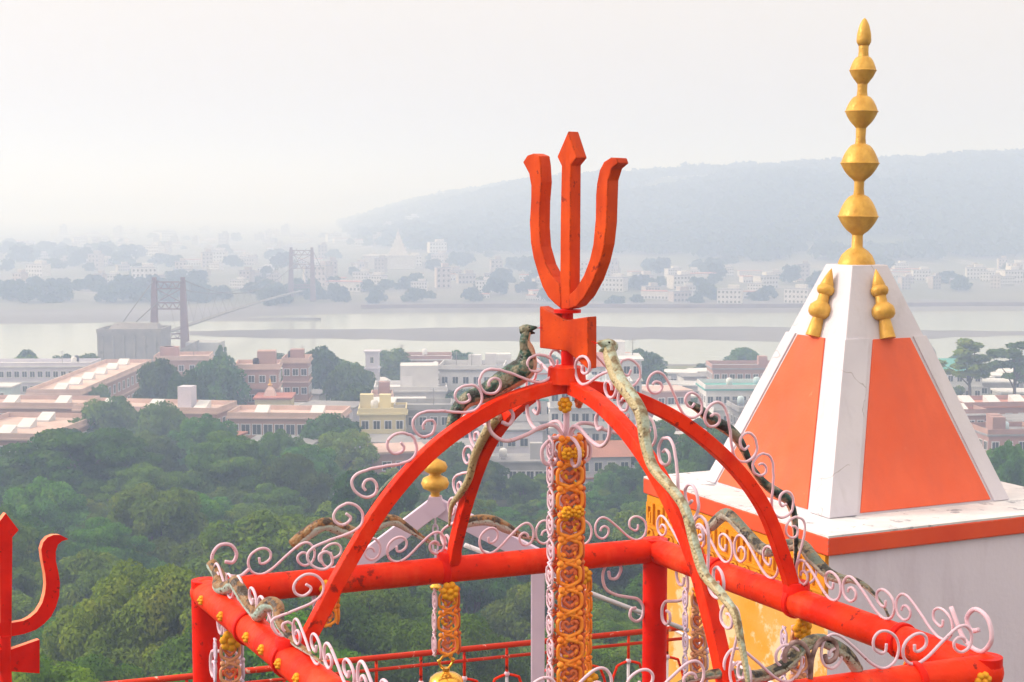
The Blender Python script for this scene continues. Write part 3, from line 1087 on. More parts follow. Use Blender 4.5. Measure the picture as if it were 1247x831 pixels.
# the lone curl at the back left corner
MB().tube([f(x, h) for x, h in [(p.x, p.y) for p in catmull([(0.19, 0.03, 0), (0.14, 0.0, 0), (0.06, 0.03, 0), (0.03, 0.09, 0), (0.06, 0.14, 0), (0.11, 0.14, 0), (0.135, 0.10, 0), (0.12, 0.065, 0), (0.085, 0.07, 0)], 6)]], 0.0078, 8).build('scroll', M['pink'], pav)
f = rail_fn(BR, FR, 0.060)
for s0, fl in ((0.02, True), (0.33, True), (0.63, True), (1.07, True), (1.36, True), (1.66, True)):
    scroll(f, s0, 0.30, 1.0, fl)
MB().tube([f(x, h) for x, h in [(p.x, p.y) for p in catmull([(1.95, 0.13, 0), (2.02, 0.03, 0), (2.10, 0.005, 0), (2.15, 0.06, 0), (2.13, 0.13, 0), (2.07, 0.15, 0), (2.03, 0.11, 0), (2.05, 0.07, 0), (2.09, 0.08, 0)], 6)]], 0.0085, 8).build('scroll', M['pink'], pav)
f = rail_fn(FL, BL, 0.060)
for s0, fl in ((0.10, False), (0.42, False), (0.72, False), (1.13, False), (1.42, False), (1.72, False)):
    scroll(f, s0, 0.28, 0.9, fl)
f = rail_fn(FR, FL, 0.060)
for s0, fl in ((0.06, True), (0.365, False), (0.75, False), (1.12, True), (1.45, True)):
    scroll(f, s0, 0.30, 1.0, fl)
# rusty pair of curls on the front rail
fx = rail_fn(FR, FL, 0.060)
for sg in (-1, 1):
    MB().tube([fx(0.72 + sg * x, h) for x, h in [(p.x, p.y) for p in catmull([(0, -0.005, 0), (0.005, 0.07, 0), (0.03, 0.12, 0), (0.07, 0.13, 0), (0.10, 0.10, 0), (0.095, 0.06, 0), (0.065, 0.05, 0), (0.055, 0.075, 0)], 6)]], 0.0085, 8).build('scroll', M['rust'], pav)

fa = arc_fn(archA, 0.029)
n = 5
half = fa.length / 2
for k in range(5):
    scroll(fa, 0.05 + k * 0.285, 0.275, 1.0, True)
for k in range(5):
    scroll(fa, half + 0.035 + k * 0.285, 0.275, 1.0, True)
fc = arc_fn(archC, 0.028)
half = fc.length / 2
for k in range(5):
    scroll(fc, 0.06 + k * 0.285, 0.27, 1.0, True)
for k in range(5):
    scroll(fc, half + 0.04 + k * 0.29, 0.275, 1.0, k > 0)

# scrolls hung inside the arches either side of the middle
lowp = onpl(686, 529, A0, NA)
for sg, d in ((-1, AU), (1, AU), (-1, CU), (1, CU)):
    def g2(x, h, d=d, sg=sg):
        return Vector((A0.x, A0.y, lowp.z)) + d * sg * x + UP * h
    cv = catmull([(0.008, -0.06, 0), (0.02, 0.0, 0), (0.05, 0.035, 0), (0.10, 0.035, 0), (0.17, 0.005, 0), (0.25, -0.012, 0), (0.305, 0.02, 0), (0.32, 0.07, 0), (0.295, 0.115, 0), (0.25, 0.12, 0), (0.22, 0.085, 0), (0.235, 0.05, 0), (0.265, 0.06, 0)], 6)
    MB().tube([g2(p.x, p.y) for p in cv], 0.0075, 8).build('scroll', M['pink'], pav)
    cv = catmull([(0.01, -0.01, 0), (0.06, -0.015, 0), (0.10, -0.05, 0), (0.095, -0.10, 0), (0.06, -0.115, 0), (0.035, -0.09, 0), (0.05, -0.065, 0)], 6)
    MB().tube([g2(p.x, p.y) for p in cv], 0.0075, 8).build('scroll', M['pink'], pav)
MB().tube([A0 + UP * 0.90, Vector((A0.x, A0.y, lowp.z - 0.07))], 0.012, 10).build('drop_rod', M['pink'], pav)

# bracket scrolls beside the posts under the rails
def bracket(c, d):
    cv = catmull([(0.09, -0.02, 0), (0.05, -0.03, 0), (0.03, -0.07, 0), (0.06, -0.10, 0), (0.10, -0.075, 0), (0.11, -0.03, 0), (0.20, 0.0, 0)], 4)
    p = [(0.245, -0.10), (0.235, -0.135), (0.20, -0.135), (0.18, -0.09), (0.21, -0.06), (0.255, -0.07), (0.275, -0.12), (0.26, -0.18), (0.21, -0.215), (0.14, -0.235), (0.09, -0.25), (0.062, -0.29), (0.068, -0.34), (0.10, -0.355), (0.13, -0.33), (0.125, -0.295), (0.10, -0.29)]
    cv = catmull([(a, b, 0) for a, b in p], 5)
    MB().tube([c + d * q.x + UP * (q.y + 0.02) for q in cv], 0.0075, 8).build('bracket_scroll', M['pink'], pav)


dB, dR = (BR - BL).normalized(), (FR - BR).normalized()
bracket(BR, -dB); bracket(BR, dR); bracket(BL, dB); bracket(BL, dR); bracket(FR, -dR); bracket(FR, -dB)


# gold rosettes pressed on to the rails
def rosette(c, nrm, r=0.042, name='rosette', parent=None, m='goldflower'):
    nrm = nrm.normalized()
    a = nrm.orthogonal().normalized()
    b2 = nrm.cross(a)
    mb = MB()
    for k in range(7):
        an = 2 * math.pi * k / 7
        q = c + (a * math.cos(an) + b2 * math.sin(an)) * r * 0.62
        mb.lathe([(0.001, -0.010), (r * 0.40, -0.004), (r * 0.36, 0.006), (0.001, 0.012)], q, nrm, 8)
    mb.lathe([(r * 0.35, -0.004), (r * 0.33, 0.012), (0.001, 0.020)], c, nrm, 10)
    return mb.build(name, M[m], parent or pav)


inR = (CC - RM).normalized()
for t_ in (0.07, 0.20, 0.355, 0.44, 0.53, 0.62):
    nn_ = (Vector((-dR.y, dR.x, 0)))
    nn_ = nn_ if nn_.dot(CC - LM) < 0 else -nn_
    q = seg(BL, FL, t_)
    nq = (nn_ + UP * 0.15).normalized()
    rosette(q + nq * 0.060, nq, 0.020)
nf = Vector((-dB.y, dB.x, 0))
nf = nf if nf.dot(CC - BM) > 0 else -nf
rosette(FR - dB * 0.06 + nf * 0.062 - UP * 0.01, nf, 0.035)
rosette(APEX + nf * 0.03 - AU * 0.02 - UP * 0.095, (nf - dB * 1.6), 0.032)
rosette(APEX + AU * 0.05 - UP * 0.085, AU, 0.030, m='fil_b')


# ------------------------------------------------------------------ trident on top
def trident_part(name, pts, P0, n, thick, m, parent, bevel=0.004, m2=None):
    front = [onpl(px, py, P0, n) for px, py in pts]
    MB().prism(front, -n * thick, 0, 1 if m2 else None).build(name, [M[m], M[m2]] if m2 else M[m], parent, bevel=bevel)


zx = lambda P: [(560 + x / 2.4435, 140 + y / 2.4435) for x, y in P]
nT = Vector((-math.sin(R(45)), -math.cos(R(45)), 0))
tri = thing('trident', (APEX.x, APEX.y, APEX.z + 0.03), 'large orange-red trident with a notched plate standing on the crossing of the arches', 'trident')
P0T = Vector((APEX.x, APEX.y, APEX.z)) + nT * 0.026
trident_part('side_prong', zx([(187, 141), (200, 121), (218, 115), (236, 122), (240, 150), (243, 200), (238, 260), (237, 335), (241, 392), (256, 445), (276, 482), (297, 503), (300, 545), (300, 577),
                               (282, 563), (262, 543), (245, 512), (231, 470), (218, 425), (210, 380), (207, 320), (211, 250), (211, 210), (205, 175)]), P0T, nT, 0.060, 'trident', tri)
trident_part('centre_prong', zx([(322, 48), (348, 128), (330, 150), (329, 300), (327, 578), (297, 578), (299, 300), (302, 152), (289, 125)]), P0T - nT * 0.003, nT, 0.058, 'trident', tri)
trident_part('side_prong', zx([(325, 578), (325, 535), (345, 517), (368, 478), (386, 430), (396, 385), (403, 310), (404, 240), (407, 205), (415, 165), (428, 140), (448, 127), (466, 128), (471, 144), (452, 160),
                               (441, 195), (439, 250), (437, 320), (430, 385), (417, 440), (398, 492), (372, 540), (346, 570)]), P0T, nT, 0.060, 'trident', tri)
zy = lambda P: [(540 + x / 4.615, 380 + y / 4.615) for x, y in P]
pl = [(657, 373), (690, 390), (716, 386), (716, 450), (690, 428), (657, 424)]
trident_part('notched_plate', pl, P0T, nT, 0.05, 'trident', tri)
MB().tube([at(691, 470, APEX.y), at(691, 424, APEX.y)], 0.024, 14).build('shaft', M['red_deep'], tri, sharp=60)
MB().tube([at(691, 394, APEX.y), at(691, 374, APEX.y)], 0.022, 14).build('neck', M['red_deep'], tri, sharp=60)
cdisc = at(691, 379, APEX.y)
MB().lathe([(0.052, -0.006), (0.052, 0.006)], cdisc, UP, 18).build('flange', M['red_deep'], tri, sharp=50)
MB().lathe([(0.075, -0.05), (0.07, 0.012), (0.03, 0.02)], APEX + UP * 0.035, UP, 16).build('boss', M['red'], tri, sharp=50)

# smaller trident in front of the woods
P1 = at(8, 740, 7.6)
nS = Vector((0.85, -1, 0)).normalized()
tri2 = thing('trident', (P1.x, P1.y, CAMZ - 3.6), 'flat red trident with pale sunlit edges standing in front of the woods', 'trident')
z8 = lambda P: [(x / 3.067, 560 + y / 3.067) for x, y in P]
mir = lambda P: [(44 - x, y) for x, y in reversed(P)]
pr = [(42, 610), (88, 602), (112, 590), (138, 568), (158, 535), (168, 500), (172, 465), (169, 425), (159, 375), (154, 335), (162, 308), (178, 290), (200, 281), (225, 281), (256, 297), (232, 304), (216, 318), (208, 345), (209, 380), (218, 420), (224, 460), (221, 510), (208, 553), (190, 587), (165, 613), (135, 635), (90, 651), (42, 660)]
trident_part('side_prong', z8(pr), P1, nS, 0.035, 'red_deep', tri2, 0.0, 'edge_sun_tint')
trident_part('side_prong', z8(mir(pr)), P1, nS, 0.035, 'red_deep', tri2, 0.0, 'edge_sun_tint')
trident_part('centre_prong', z8([(22, 200), (70, 263), (46, 290), (43, 668), (1, 668), (-2, 290), (-26, 263)]), P1 - nS * 0.003, nS, 0.035, 'red_deep', tri2, 0.0, 'edge_sun_tint')
trident_part('notched_plate', z8([(22, 716), (148, 672), (148, 798), (22, 790), (-104, 798), (-104, 672)]), P1, nS, 0.035, 'red_deep', tri2, 0.0, 'edge_sun_tint')
q = onpl(22 / 3.067, 560 + 660 / 3.067, P1, nS) - nS * 0.018
MB().tube([q, Vector((q.x, q.y, CAMZ - 3.6))], 0.030, 14).build('shaft', M['red_deep'], tri2, sharp=60)


# ------------------------------------------------------------------ hanging filigree
def strip(top, across, nrm, width, length, m, parent, name='filigree_strip', cell=0.098, r=0.0062, hearts=True, back=None, petals=False, knobs=True):
    """pierced strip hanging down from top: crossing ribbons with small hearts between them"""
    mb = MB()
    nrm = nrm.normalized()
    across = across.normalized()
    n = max(1, int(round(length / cell)))
    c = length / n
    rj = random.Random(int(length * 977) + int(width * 5000))
    W0, T0 = width, top
    for i in range(n):
        width = W0 * rj.uniform(.92, 1.06)
        top = T0 + across * (W0 * rj.uniform(-.035, .035)) + UP * (c * rj.uniform(-.04, .04)) + nrm * rj.uniform(-.003, .003)
        for sg in (-1, 1):
            p = [(0.22 * -sg, 0.0), (0.20 * sg, 0.12), (0.46 * sg, 0.26), (0.50 * sg, 0.5), (0.46 * sg, 0.74), (0.20 * sg, 0.88), (-0.22 * sg, 1.0)]
            cv = catmull([(a * width, b, 0) for a, b in p], 3)
            mb.tube([top + across * q.x - UP * (c * (i + q.y)) + nrm * 0.001 * sg for q in cv], r, 6, 0, flat=None)
            if knobs:
                mb.ball(top + across * (0.40 * sg * width) - UP * (c * (i + 0.02)), r * 1.7, 6)
            if knobs:
                mb.ball(top + across * (0.26 * sg * width) - UP * (c * (i + 0.14)), r * 1.4, 6)
            if hearts:
                p = [(0.0, 0.74), (0.20 * sg, 0.60), (0.30 * sg, 0.46), (0.22 * sg, 0.33), (0.09 * sg, 0.37), (0.06 * sg, 0.47)]
                cv = catmull([(a * width, b, 0) for a, b in p], 3)
                mb.tube([top + across * q.x - UP * (c * (i + q.y)) - nrm * 0.002 for q in cv], r * 0.95, 6, 1)
    width, top = W0, T0
    if petals:
        rp = random.Random(int(length * 1000) + n)
        for i in range(n):
            for sg in (-1, 1):
                for pv in (0.24, 0.40, 0.58, 0.74):
                    if rp.random() < 0.25:
                        continue
                    l_ = width * rp.uniform(0.20, 0.34)
                    c0_ = top + across * (sg * width * rp.uniform(.10, .32)) - UP * (c * (i + pv + rp.uniform(-.06, .06))) + nrm * rp.uniform(-.002, .006)
                    d_ = (across * rp.uniform(-1, 1) + UP * rp.uniform(-1, 1) + nrm * rp.uniform(0, .5)).normalized() * l_
                    mb.tube([c0_ - d_ * .5, c0_ - d_ * .15, c0_ + d_ * .2, c0_ + d_ * .5], [.04 * l_, .26 * l_, .30 * l_, .06 * l_], 6, (2 if i in (0, 1, 3) or rp.random() < .08 else 1 if rp.random() < .45 else 0), up=nrm, flat=(0.4, 1))
    return mb.build(name, [M[m], M[back or m], M['goldflower']], parent)


def bell(top, h, label, m='brass', group=None):
    """temple bell hanging by a forked loop; top = the loop's upper end"""
    s = h
    b0 = top - UP * (0.42 * s)
    t = thing('temple_bell', tuple(top - UP * (0.42 * s + s)), label, 'bell', group)
    MB().lathe([(0.10 * s, 0.10 * s), (0.09 * s, 0.0), (0.12 * s, -0.02 * s), (0.28 * s, -0.06 * s), (0.42 * s, -0.16 * s), (0.47 * s, -0.30 * s), (0.49 * s, -0.6 * s), (0.54 * s, -0.80 * s), (0.66 * s, -0.95 * s), (0.68 * s, -s), (0.62 * s, -s), (0.44 * s, -0.5 * s), (0.02, -0.2 * s)], b0, UP, 28).build('bell_body', M[m], t, sharp=50)
    for sg in (-1, 1):
        cv = catmull([(0, -0.02 * s, 0), (0.13 * s * sg, 0.09 * s, 0), (0.19 * s * sg, 0.20 * s, 0), (0.13 * s * sg, 0.30 * s, 0), (0.06 * s * sg, 0.38 * s, 0)], 5)
        MB().tube([b0 + dB * q.x + UP * (q.y + 0.06 * s) for q in cv], 0.035 * s, 8).build('loop', M[m], t)
        MB().ball(b0 + dB * 0.20 * s * sg + UP * 0.30 * s, 0.055 * s, 8).build('bud', M[m], t)
    return t


# centre: a square column of four strips under the apex
hang = thing('filigree_pendant', (A0.x, A0.y, lowp.z - 1.4), 'long orange and pink pierced metal pendant hanging from the centre of the arches', 'pendant')
top = Vector((A0.x, A0.y, lowp.z - 0.01))
vB = nf                                            # towards us
wS = 0.098
strip(top + vB * 0.036, dB, vB, wS, 1.36, 'fil_o', hang, back='fil_b', r=0.0086, petals=True)
strip(top - vB * 0.036, dB, -vB, wS, 1.36, 'fil_b', hang)
strip(top - dB * 0.066, vB, -dB, 0.058, 1.36, 'pink', hang, r=0.0052, knobs=False)
strip(top + dB * 0.062, vB, dB, 0.062, 1.36, 'fil_b', hang)
MB().box(top - UP * 0.68, (0.045, 0.030, 1.34), (dB, vB, UP)).build('core_rod', M['pink'], hang)
for i in (0, 2):
    for sg in (-1, 1):
        rosette(top + vB * 0.062 + dB * 0.022 * sg - UP * (0.055 + 0.113 * i), vB, 0.026, 'flower', hang)
bell(top - UP * 1.35 + vB * 0.0, 0.2, 'gold bell below the long central pendant, cut off by the picture edge')

# second orange strip right behind the central one, hanging from the back rail
q0 = seg(BL, BR, 0.812)


def small_pendant(q, L, label, cols, bell_h=0.0, bell_label=None, faceR=False, flower_n=None, wv=0.085):
    t = thing('filigree_pendant', (q.x, q.y, q.z - L), label, 'pendant', 'pierced metal pendants under the rails')
    strip(q + vB * 0.028, dB, vB, wv, L, cols[0], t, back='fil_b', r=0.0068, petals=cols[0] == 'fil_o')
    strip(q - dB * 0.054, vB, -dB, wv * 0.6, L, cols[1], t, r=0.0052, knobs=False)
    strip(q + dB * 0.054, vB, dB, wv * 0.6, L, cols[2], t, r=0.0060)
    rosette(q + vB * 0.055 + UP * 0.0, vB, 0.045, 'flower', t)
    MB().box(q - UP * L / 2, (0.026, 0.02, L), (dB, vB, UP)).build('core_rod', M['pink'], t)
    if bell_h:
        bell(q - UP * (L + 0.01), bell_h, bell_label)
    return t


small_pendant(q0 - UP * 0.075, 0.60, 'orange pierced pendant under the back rail, half hidden behind the long central one', ('fil_o', 'fil_b', 'fil_o'))
rosette(seg(BL, BR, 0.812) + vB * 0.12 - UP * 0.55, vB, 0.05, 'flower', hang)
small_pendant(seg(BL, BR, 0.505) - UP * 0.085, 0.30, 'short orange pierced pendant under the middle of the back rail, carrying a bell', ('fil_o', 'pink', 'fil_b'), 0.17,
              'polished gold bell with forked loop under the middle of the back rail')
small_pendant(seg(BL, FL, 0.15) - UP * 0.11, 0.55, 'peach and lilac pendant under the left rail beside the corner post', ('fil_p', 'lilac', 'lilac'), wv=0.075)
small_pendant(seg(BL, BR, 0.245) - UP * 0.02, 0.17, 'small orange pendant under the back rail just behind the left arch foot', ('fil_o', 'lilac', 'fil_o'), wv=0.07)
small_pendant(seg(BR, FR, 0.16) - UP * 0.10, 0.50, 'peach and lilac pendant under the right rail beside the back corner post', ('fil_p', 'lilac', 'lilac'), wv=0.075)
small_pendant(seg(BR, FR, 0.50) - UP * 0.10, 0.50, 'peach and lilac pendant under the right rail below the right arch foot', ('fil_p', 'lilac', 'lilac'), wv=0.075)
small_pendant(seg(BR, FR, 0.80) - UP * 0.10, 0.4, 'peach and lilac pendant under the right rail near the front corner', ('fil_p', 'lilac', 'lilac'), wv=0.075)


# ------------------------------------------------------------------ snakes
def snake(label, pts, rads, m, head=None, name='snake_sculpture', up=(0, 0, 1), headr=None):
    """pts 3D centre line; rads matching radii; head 'start' puts a head with an open mouth at the first point"""
    n = 7
    cv = catmull(pts, n)
    rc = [p.x for p in catmull([(r_, 0, 0) for r_ in rads], n)]
    mid = cv[len(cv) // 2]
    t = thing(name, (mid.x, mid.y, min(p.z for p in cv)), label, 'snake sculpture', 'painted metal snakes on the pavilion')
    MB().tube(cv, rc, 14, uv=True, up=up).build('body', M[m], t)
    if head:
        d = (cv[0] - cv[3]).normalized()
        hd = Vector(head)
        hr = headr or rads[0] * 1.25
        c = cv[0] + d * hr * 0.4
        mb = MB()
        V = []
        side = hd.cross(UP).normalized()
        upv = side.cross(hd).normalized()
        for (x, wd, ht, z) in ((-1.3, 0.75, 0.7, 0.0), (-0.6, 1.0, 0.92, 0.05), (0.2, 1.05, 0.9, 0.08), (1.0, 0.78, 0.55, 0.14), (1.7, 0.5, 0.3, 0.18), (2.0, 0.2, 0.12, 0.18)):
            V.append((x, wd, ht, z))
        ringn = 12
        vv, ff = [], []
        for (x, wd, ht, z) in V:
            for k in range(ringn):
                an = 2 * math.pi * k / ringn
                vv.append(c + hd * x * hr + side * math.cos(an) * wd * hr + upv * (math.sin(an) * ht + z) * hr)
        for i in range(len(V) - 1):
            for k in range(ringn):
                k2 = (k + 1) % ringn
                ff.append((i * ringn + k, i * ringn + k2, (i + 1) * ringn + k2, (i + 1) * ringn + k))
        ff += [tuple(reversed(range(ringn))), tuple(range((len(V) - 1) * ringn, len(V) * ringn))]
        mb.add(vv, ff, 0, True)
        mb.build('head', M[m], t)
        # open lower jaw and forked tongue
        jw = MB()
        jd = (hd - upv * 0.45).normalized()
        jw.tube([c + hd * 0.1 * hr - upv * 0.35 * hr, c + jd * 1.0 * hr - upv * 0.30 * hr, c + jd * 1.6 * hr - upv * 0.2 * hr], [0.55 * hr, 0.42 * hr, 0.16 * hr], 8, flat=(0.5, 1.2))
        jw.build('jaw', M[m], t)
        tg = MB()
        for sg in (-1, 1):
            tg.tube([c + hd * 0.8 * hr, c + hd * 2.2 * hr + upv * 0.05 * hr, c + hd * 2.9 * hr + side * sg * 0.3 * hr + upv * 0.15 * hr * sg], 0.07 * hr, 5)
        tg.build('tongue', M['red_deep'], t)
        for sg in (-1, 1):
            MB().ball(c + hd * 0.6 * hr + side * sg * 0.78 * hr + upv * 0.42 * hr, 0.17 * hr, 8).build('eye', M['dark'], t)
    return t


def pA(px, py, off=0.0):
    return onpl(px, py, A0 + NA * off, NA)


def pC(px, py, off=0.0):
    return onpl(px, py, A0 + NC * off, NC)


def pF(px, py, u):                                  # on the front arch's plane shifted by u
    return onpl(px, py, A0 + NC * u, NC)


fs = 1 if NC.y < 0 else -1                          # side of the front arch that faces us
# 1 rearing cobra left of the trident, tail winding over the back arch
sgnA = 1 if NA.y > 0 else -1
bk = sgnA                                           # + = away from us
snake('dark green mottled cobra rearing left of the large trident, mouth open',
      [pA(641, 404, .02 * bk), pA(639, 416, .02 * bk), pA(642, 430, .03 * bk), pA(638, 448, .04 * bk), pA(618, 462, .05 * bk), pA(592, 478, .06 * bk), pA(569, 487, .07 * bk), pA(556, 502, .07 * bk), pA(551, 520, .06 * bk), pA(546, 540, .08 * bk)],
      [.018, .020, .032, .046, .046, .037, .030, .027, .024, .008], 'snake_dark', head=(1, -0.15, 0.12), up=(-1, 0, 0.6), headr=.020)
# 2 pale tail running down the back arch
snake('thin cream snake tail winding down the front of the back arch leg',
      [pF(q_[0], q_[1], .045 * fs) for q_ in ((606, 507), (592, 527), (578, 556), (571, 583), (560, 602), (550, 616), (547, 640))],
      [.022, .020, .018, .016, .015, .011, .005], 'snake_pale', up=(0, 1, 0.3))
# 3 pale snake along the front arch
def ac(u, off=0.055, side=0.0):
    best = min(archC, key=lambda p: abs((p - A0).dot(CU) - u) if (p - A0).dot(CU) < 1.08 else 9)
    return best + UP * off + NC * side


sC = 1 if NC.x > 0 else -1
snake('pale cream cobra crawling down the front arch from beside the large trident, head raised',
      [pF(741, 424, .02 * fs), pF(745, 440, .03 * fs), pF(754, 463, .04 * fs), pF(768, 482, .05 * fs), pF(781, 505, .05 * fs), pF(786, 540, .055 * fs), pF(796, 570, .055 * fs), pF(820, 598, .055 * fs), pF(835, 622, .05 * fs), pF(845, 660, .05 * fs), pF(857, 698, .05 * fs), pF(877, 722, .05 * fs), pF(895, 748, .05 * fs), pF(902, 780, .05 * fs), pF(908, 812, .05 * fs), pF(912, 840, .05 * fs)],
      [.023, .026, .027, .025, .023, .020, .019, .018, .017, .017, .017, .016, .014, .012, .010, .006], 'snake_pale', head=(-0.75, -0.6, 0.2), up=(1, 0, 0.4), headr=.026)


def rail_snake(label, a, b, keys, m, r0=0.022, wave=0.035, up=(0, 0, 1), side=0.0, head=None):
    d = (b - a).normalized()
    sd_ = Vector((-d.y, d.x, 0))
    pts, rr = [], []
    for k, (s, h) in enumerate(keys):
        pts.append(a + d * s + UP * (0.060 + h) + sd_ * (side + 0.012 * math.sin(k * 2.1)))
        q = k / (len(keys) - 1)
        rr.append(max(0.005, r0 * (1.0 if q < 0.6 else 1 - (q - 0.6) / 0.42)) if k else r0 * 0.9)
    return snake(label, pts, rr, m, head=head, up=up)


# 4 left rail
rail_snake('brown and pale blue snake rippling along the top of the left rail',
           BL, FL, [(0.10, 0.085), (0.17, 0.05), (0.24, 0.022), (0.32, 0.035), (0.40, 0.075), (0.48, 0.085), (0.56, 0.045), (0.66, 0.012), (0.76, 0.035), (0.84, 0.090), (0.92, 0.098), (1.00, 0.06), (1.10, 0.020), (1.22, 0.012), (1.34, 0.03), (1.45, 0.02)], 'snake_brown', 0.027, side=0.0)
# 5, 6 back rail
rail_snake('brown-backed snake humped above the back rail left of the hanging chain',
           BL, BR, [(0.40, 0.09), (0.46, 0.13), (0.54, 0.175), (0.62, 0.145), (0.70, 0.115), (0.78, 0.155), (0.86, 0.165), (0.94, 0.115), (1.02, 0.06), (1.10, 0.03)], 'snake_brown', 0.030, side=0.09)
rail_snake('dark snake lying above the back rail right of the back arch leg',
           BL, BR, [(1.16, 0.115), (1.24, 0.13), (1.32, 0.13), (1.40, 0.09), (1.48, 0.045), (1.56, 0.02)], 'snake_brown', 0.026, side=0.09)
# 7 right rail
rail_snake('grey-brown snake undulating over the right rail in front of the ochre wall',
           BR, FR, [(0.38, 0.12), (0.46, 0.185), (0.54, 0.20), (0.62, 0.155), (0.72, 0.10), (0.82, 0.10), (0.92, 0.14), (1.02, 0.16), (1.12, 0.13), (1.20, 0.085), (1.28, 0.075), (1.36, 0.095), (1.44, 0.08), (1.52, 0.03), (1.58, 0.0)], 'snake_grey', 0.027, side=0.05)
# 8 right arch
snake('dark green snake lying along the outer side of the right arch',
      [pA(839, 492, .05 * bk), pA(851, 498, .06 * bk), pA(866, 511, .06 * bk), pA(884, 521, .06 * bk), pA(897, 533, .06 * bk), pA(906, 548, .06 * bk), pA(916, 570, .06 * bk), pA(930, 588, .06 * bk), pA(946, 600, .06 * bk), pA(960, 610, .06 * bk), pA(967, 630, .06 * bk), pA(969, 660, .05 * bk), pA(968, 690, .04 * bk)],
      [.012, .018, .022, .024, .022, .018, .014, .018, .022, .020, .015, .011, .005], 'snake_dark', up=(0.6, 0, 0.8))
# 9 front rail
rail_snake('grey mottled snake looped over the front rail with bare grey belly',
           FR, FL, [(0.52, 0.0), (0.58, 0.07), (0.66, 0.115), (0.74, 0.105), (0.82, 0.05), (0.90, 0.02), (0.98, 0.035), (1.06, 0.055), (1.16, 0.04), (1.26, 0.02), (1.40, 0.05)], 'snake_grey', 0.023, side=-0.02)
# 10 left arch, behind
snake('dark snake head tucked behind the left arch near its foot',
      [pA(500, 568, .06 * bk), pA(480, 585, .06 * bk), pA(466, 600, .06 * bk), pA(452, 617, .05 * bk)], [.010, .016, .016, .006], 'snake_dark', up=(-0.6, 0, 0.8))

# ------------------------------------------------------------------ lilac frame behind
YG = 8.6
ga = at(530, 616, YG)
gab = thing('lilac_frame', (ga.x, ga.y, CAMZ - 4.6), 'lilac painted gable frame with a two-ball gold finial behind the pavilion', 'frame')
gl, gr = at(398, 716, YG), at(708, 706, YG + 0.2)
MB().bar([ga, gl], Vector((0, 1, 0)), 0.06, 0.10).build('rafter', M['lilac'], gab, bevel=0.004)
MB().bar([ga, gr], Vector((0, 1, 0)), 0.06, 0.10).build('rafter', M['lilac'], gab, bevel=0.004)
MB().prism([ga + Vector((-.035, -.034, .055)), ga + Vector((.035, -.034, .055)), ga + Vector((.06, -.034, -.02)), ga + Vector((0, -.034, -.07)), ga + Vector((-.06, -.034, -.02))], Vector((0, .07, 0))).build('ridge_cap', M['lilac'], gab)
pt = at(655, 690, YG)
MB().box((pt.x, pt.y, pt.z - 0.9), (0.078, 0.078, 1.86)).build('post', M['lilac'], gab, bevel=0.006)
ra, rb2 = at(566, 664, YG - 0.15), at(838, 768, YG + 0.3)
MB().tube([ra, rb2], 0.014, 8).build('tie_rod', M['twhite'], gab)
fb_ = at(530, 612, YG)
u_ = YG / F
MB().lathe([(5.5 * u_, 0), (5.5 * u_, 12 * u_), (6.5 * u_, 14 * u_), (15 * u_, 18 * u_), (17.5 * u_, 24 * u_), (15 * u_, 30 * u_), (7 * u_, 34 * u_), (7 * u_, 36 * u_), (13 * u_, 39 * u_), (15.5 * u_, 44.5 * u_), (13 * u_, 50 * u_), (5 * u_, 54 * u_), (3 * u_, 55 * u_), (3 * u_, 61 * u_), (0.5 * u_, 66 * u_)], fb_, UP, 24).build('finial', M['gold'], gab, sharp=55)
# chain and hook hanging from the gable
mb = MB()
for k in range(7):
    c = ga - UP * (0.09 + k * 0.050)
    a1, a2 = (Vector((1, 0, 0)), Vector((0, 1, 0)))[::1 if k % 2 else -1]
    mb.tube([c + a1 * 0.014 * math.cos(x) + UP * 0.032 * math.sin(x) for x in np.linspace(0, 2 * math.pi, 14)], 0.006, 6, cap=False)
ch = thing('hanging_chain', tuple(ga - UP * 0.45), 'pale lilac chain with a small gold hook hanging below the gable peak', 'chain')
mb.build('links', M['lilac'], ch)
MB().lathe([(0.004, 0), (0.03, 0.012), (0.035, 0.03), (0.015, 0.045), (0.004, 0.06)], ga - UP * 0.50, UP, 14).build('gold_knob', M['brass'], ch)

# ------------------------------------------------------------------ red railing
ya, yb = at(150, 832, 8.0), at(836, 764, 9.35)
rail_t = thing('metal_railing', (seg(ya, yb, .5).x, seg(ya, yb, .5).y, CAMZ - 3.9), 'thin red metal railing with flaking paint and white balusters behind the pavilion', 'railing')
ya = ya + (ya - yb) * 0.25
ld = (yb - ya)
LR = ld.length
ld.normalize()
MB().tube([ya, seg(ya, yb, .5), yb], 0.017, 12).build('top_rail', M['rail_old'], rail_t)
MB().tube([p - UP * 0.070 for p in (ya, seg(ya, yb, .5), yb)], 0.010, 10).build('lower_rail', M['rail_old'], rail_t)
nb_ = int(LR / 0.272)
for k in range(nb_ + 1):
    q = ya + ld * (0.12 + k * 0.272) - UP * 0.012
    MB().tube([q, q - UP * 0.16], 0.009, 8).build('hanger', M['red'], rail_t)
    MB().ball(q - UP * 0.165, 0.018, 10).build('knob', M['pink'], rail_t)
    MB().tube([q - UP * 0.18, q - UP * 0.95], 0.0095, 8).build('baluster', M['twhite'], rail_t)
    mb = MB()
    for sg in (-1, 1):
        mb.tube(catmull([q - UP * 0.165, q - UP * 0.185 + ld * sg * 0.065, q - UP * 0.21 + ld * sg * 0.085, q - UP * 0.36 + ld * sg * 0.120, q - UP * 0.9 + ld * sg * 0.128], 4), 0.0085, 8)
    mb.build('hoop', M['red'], rail_t)
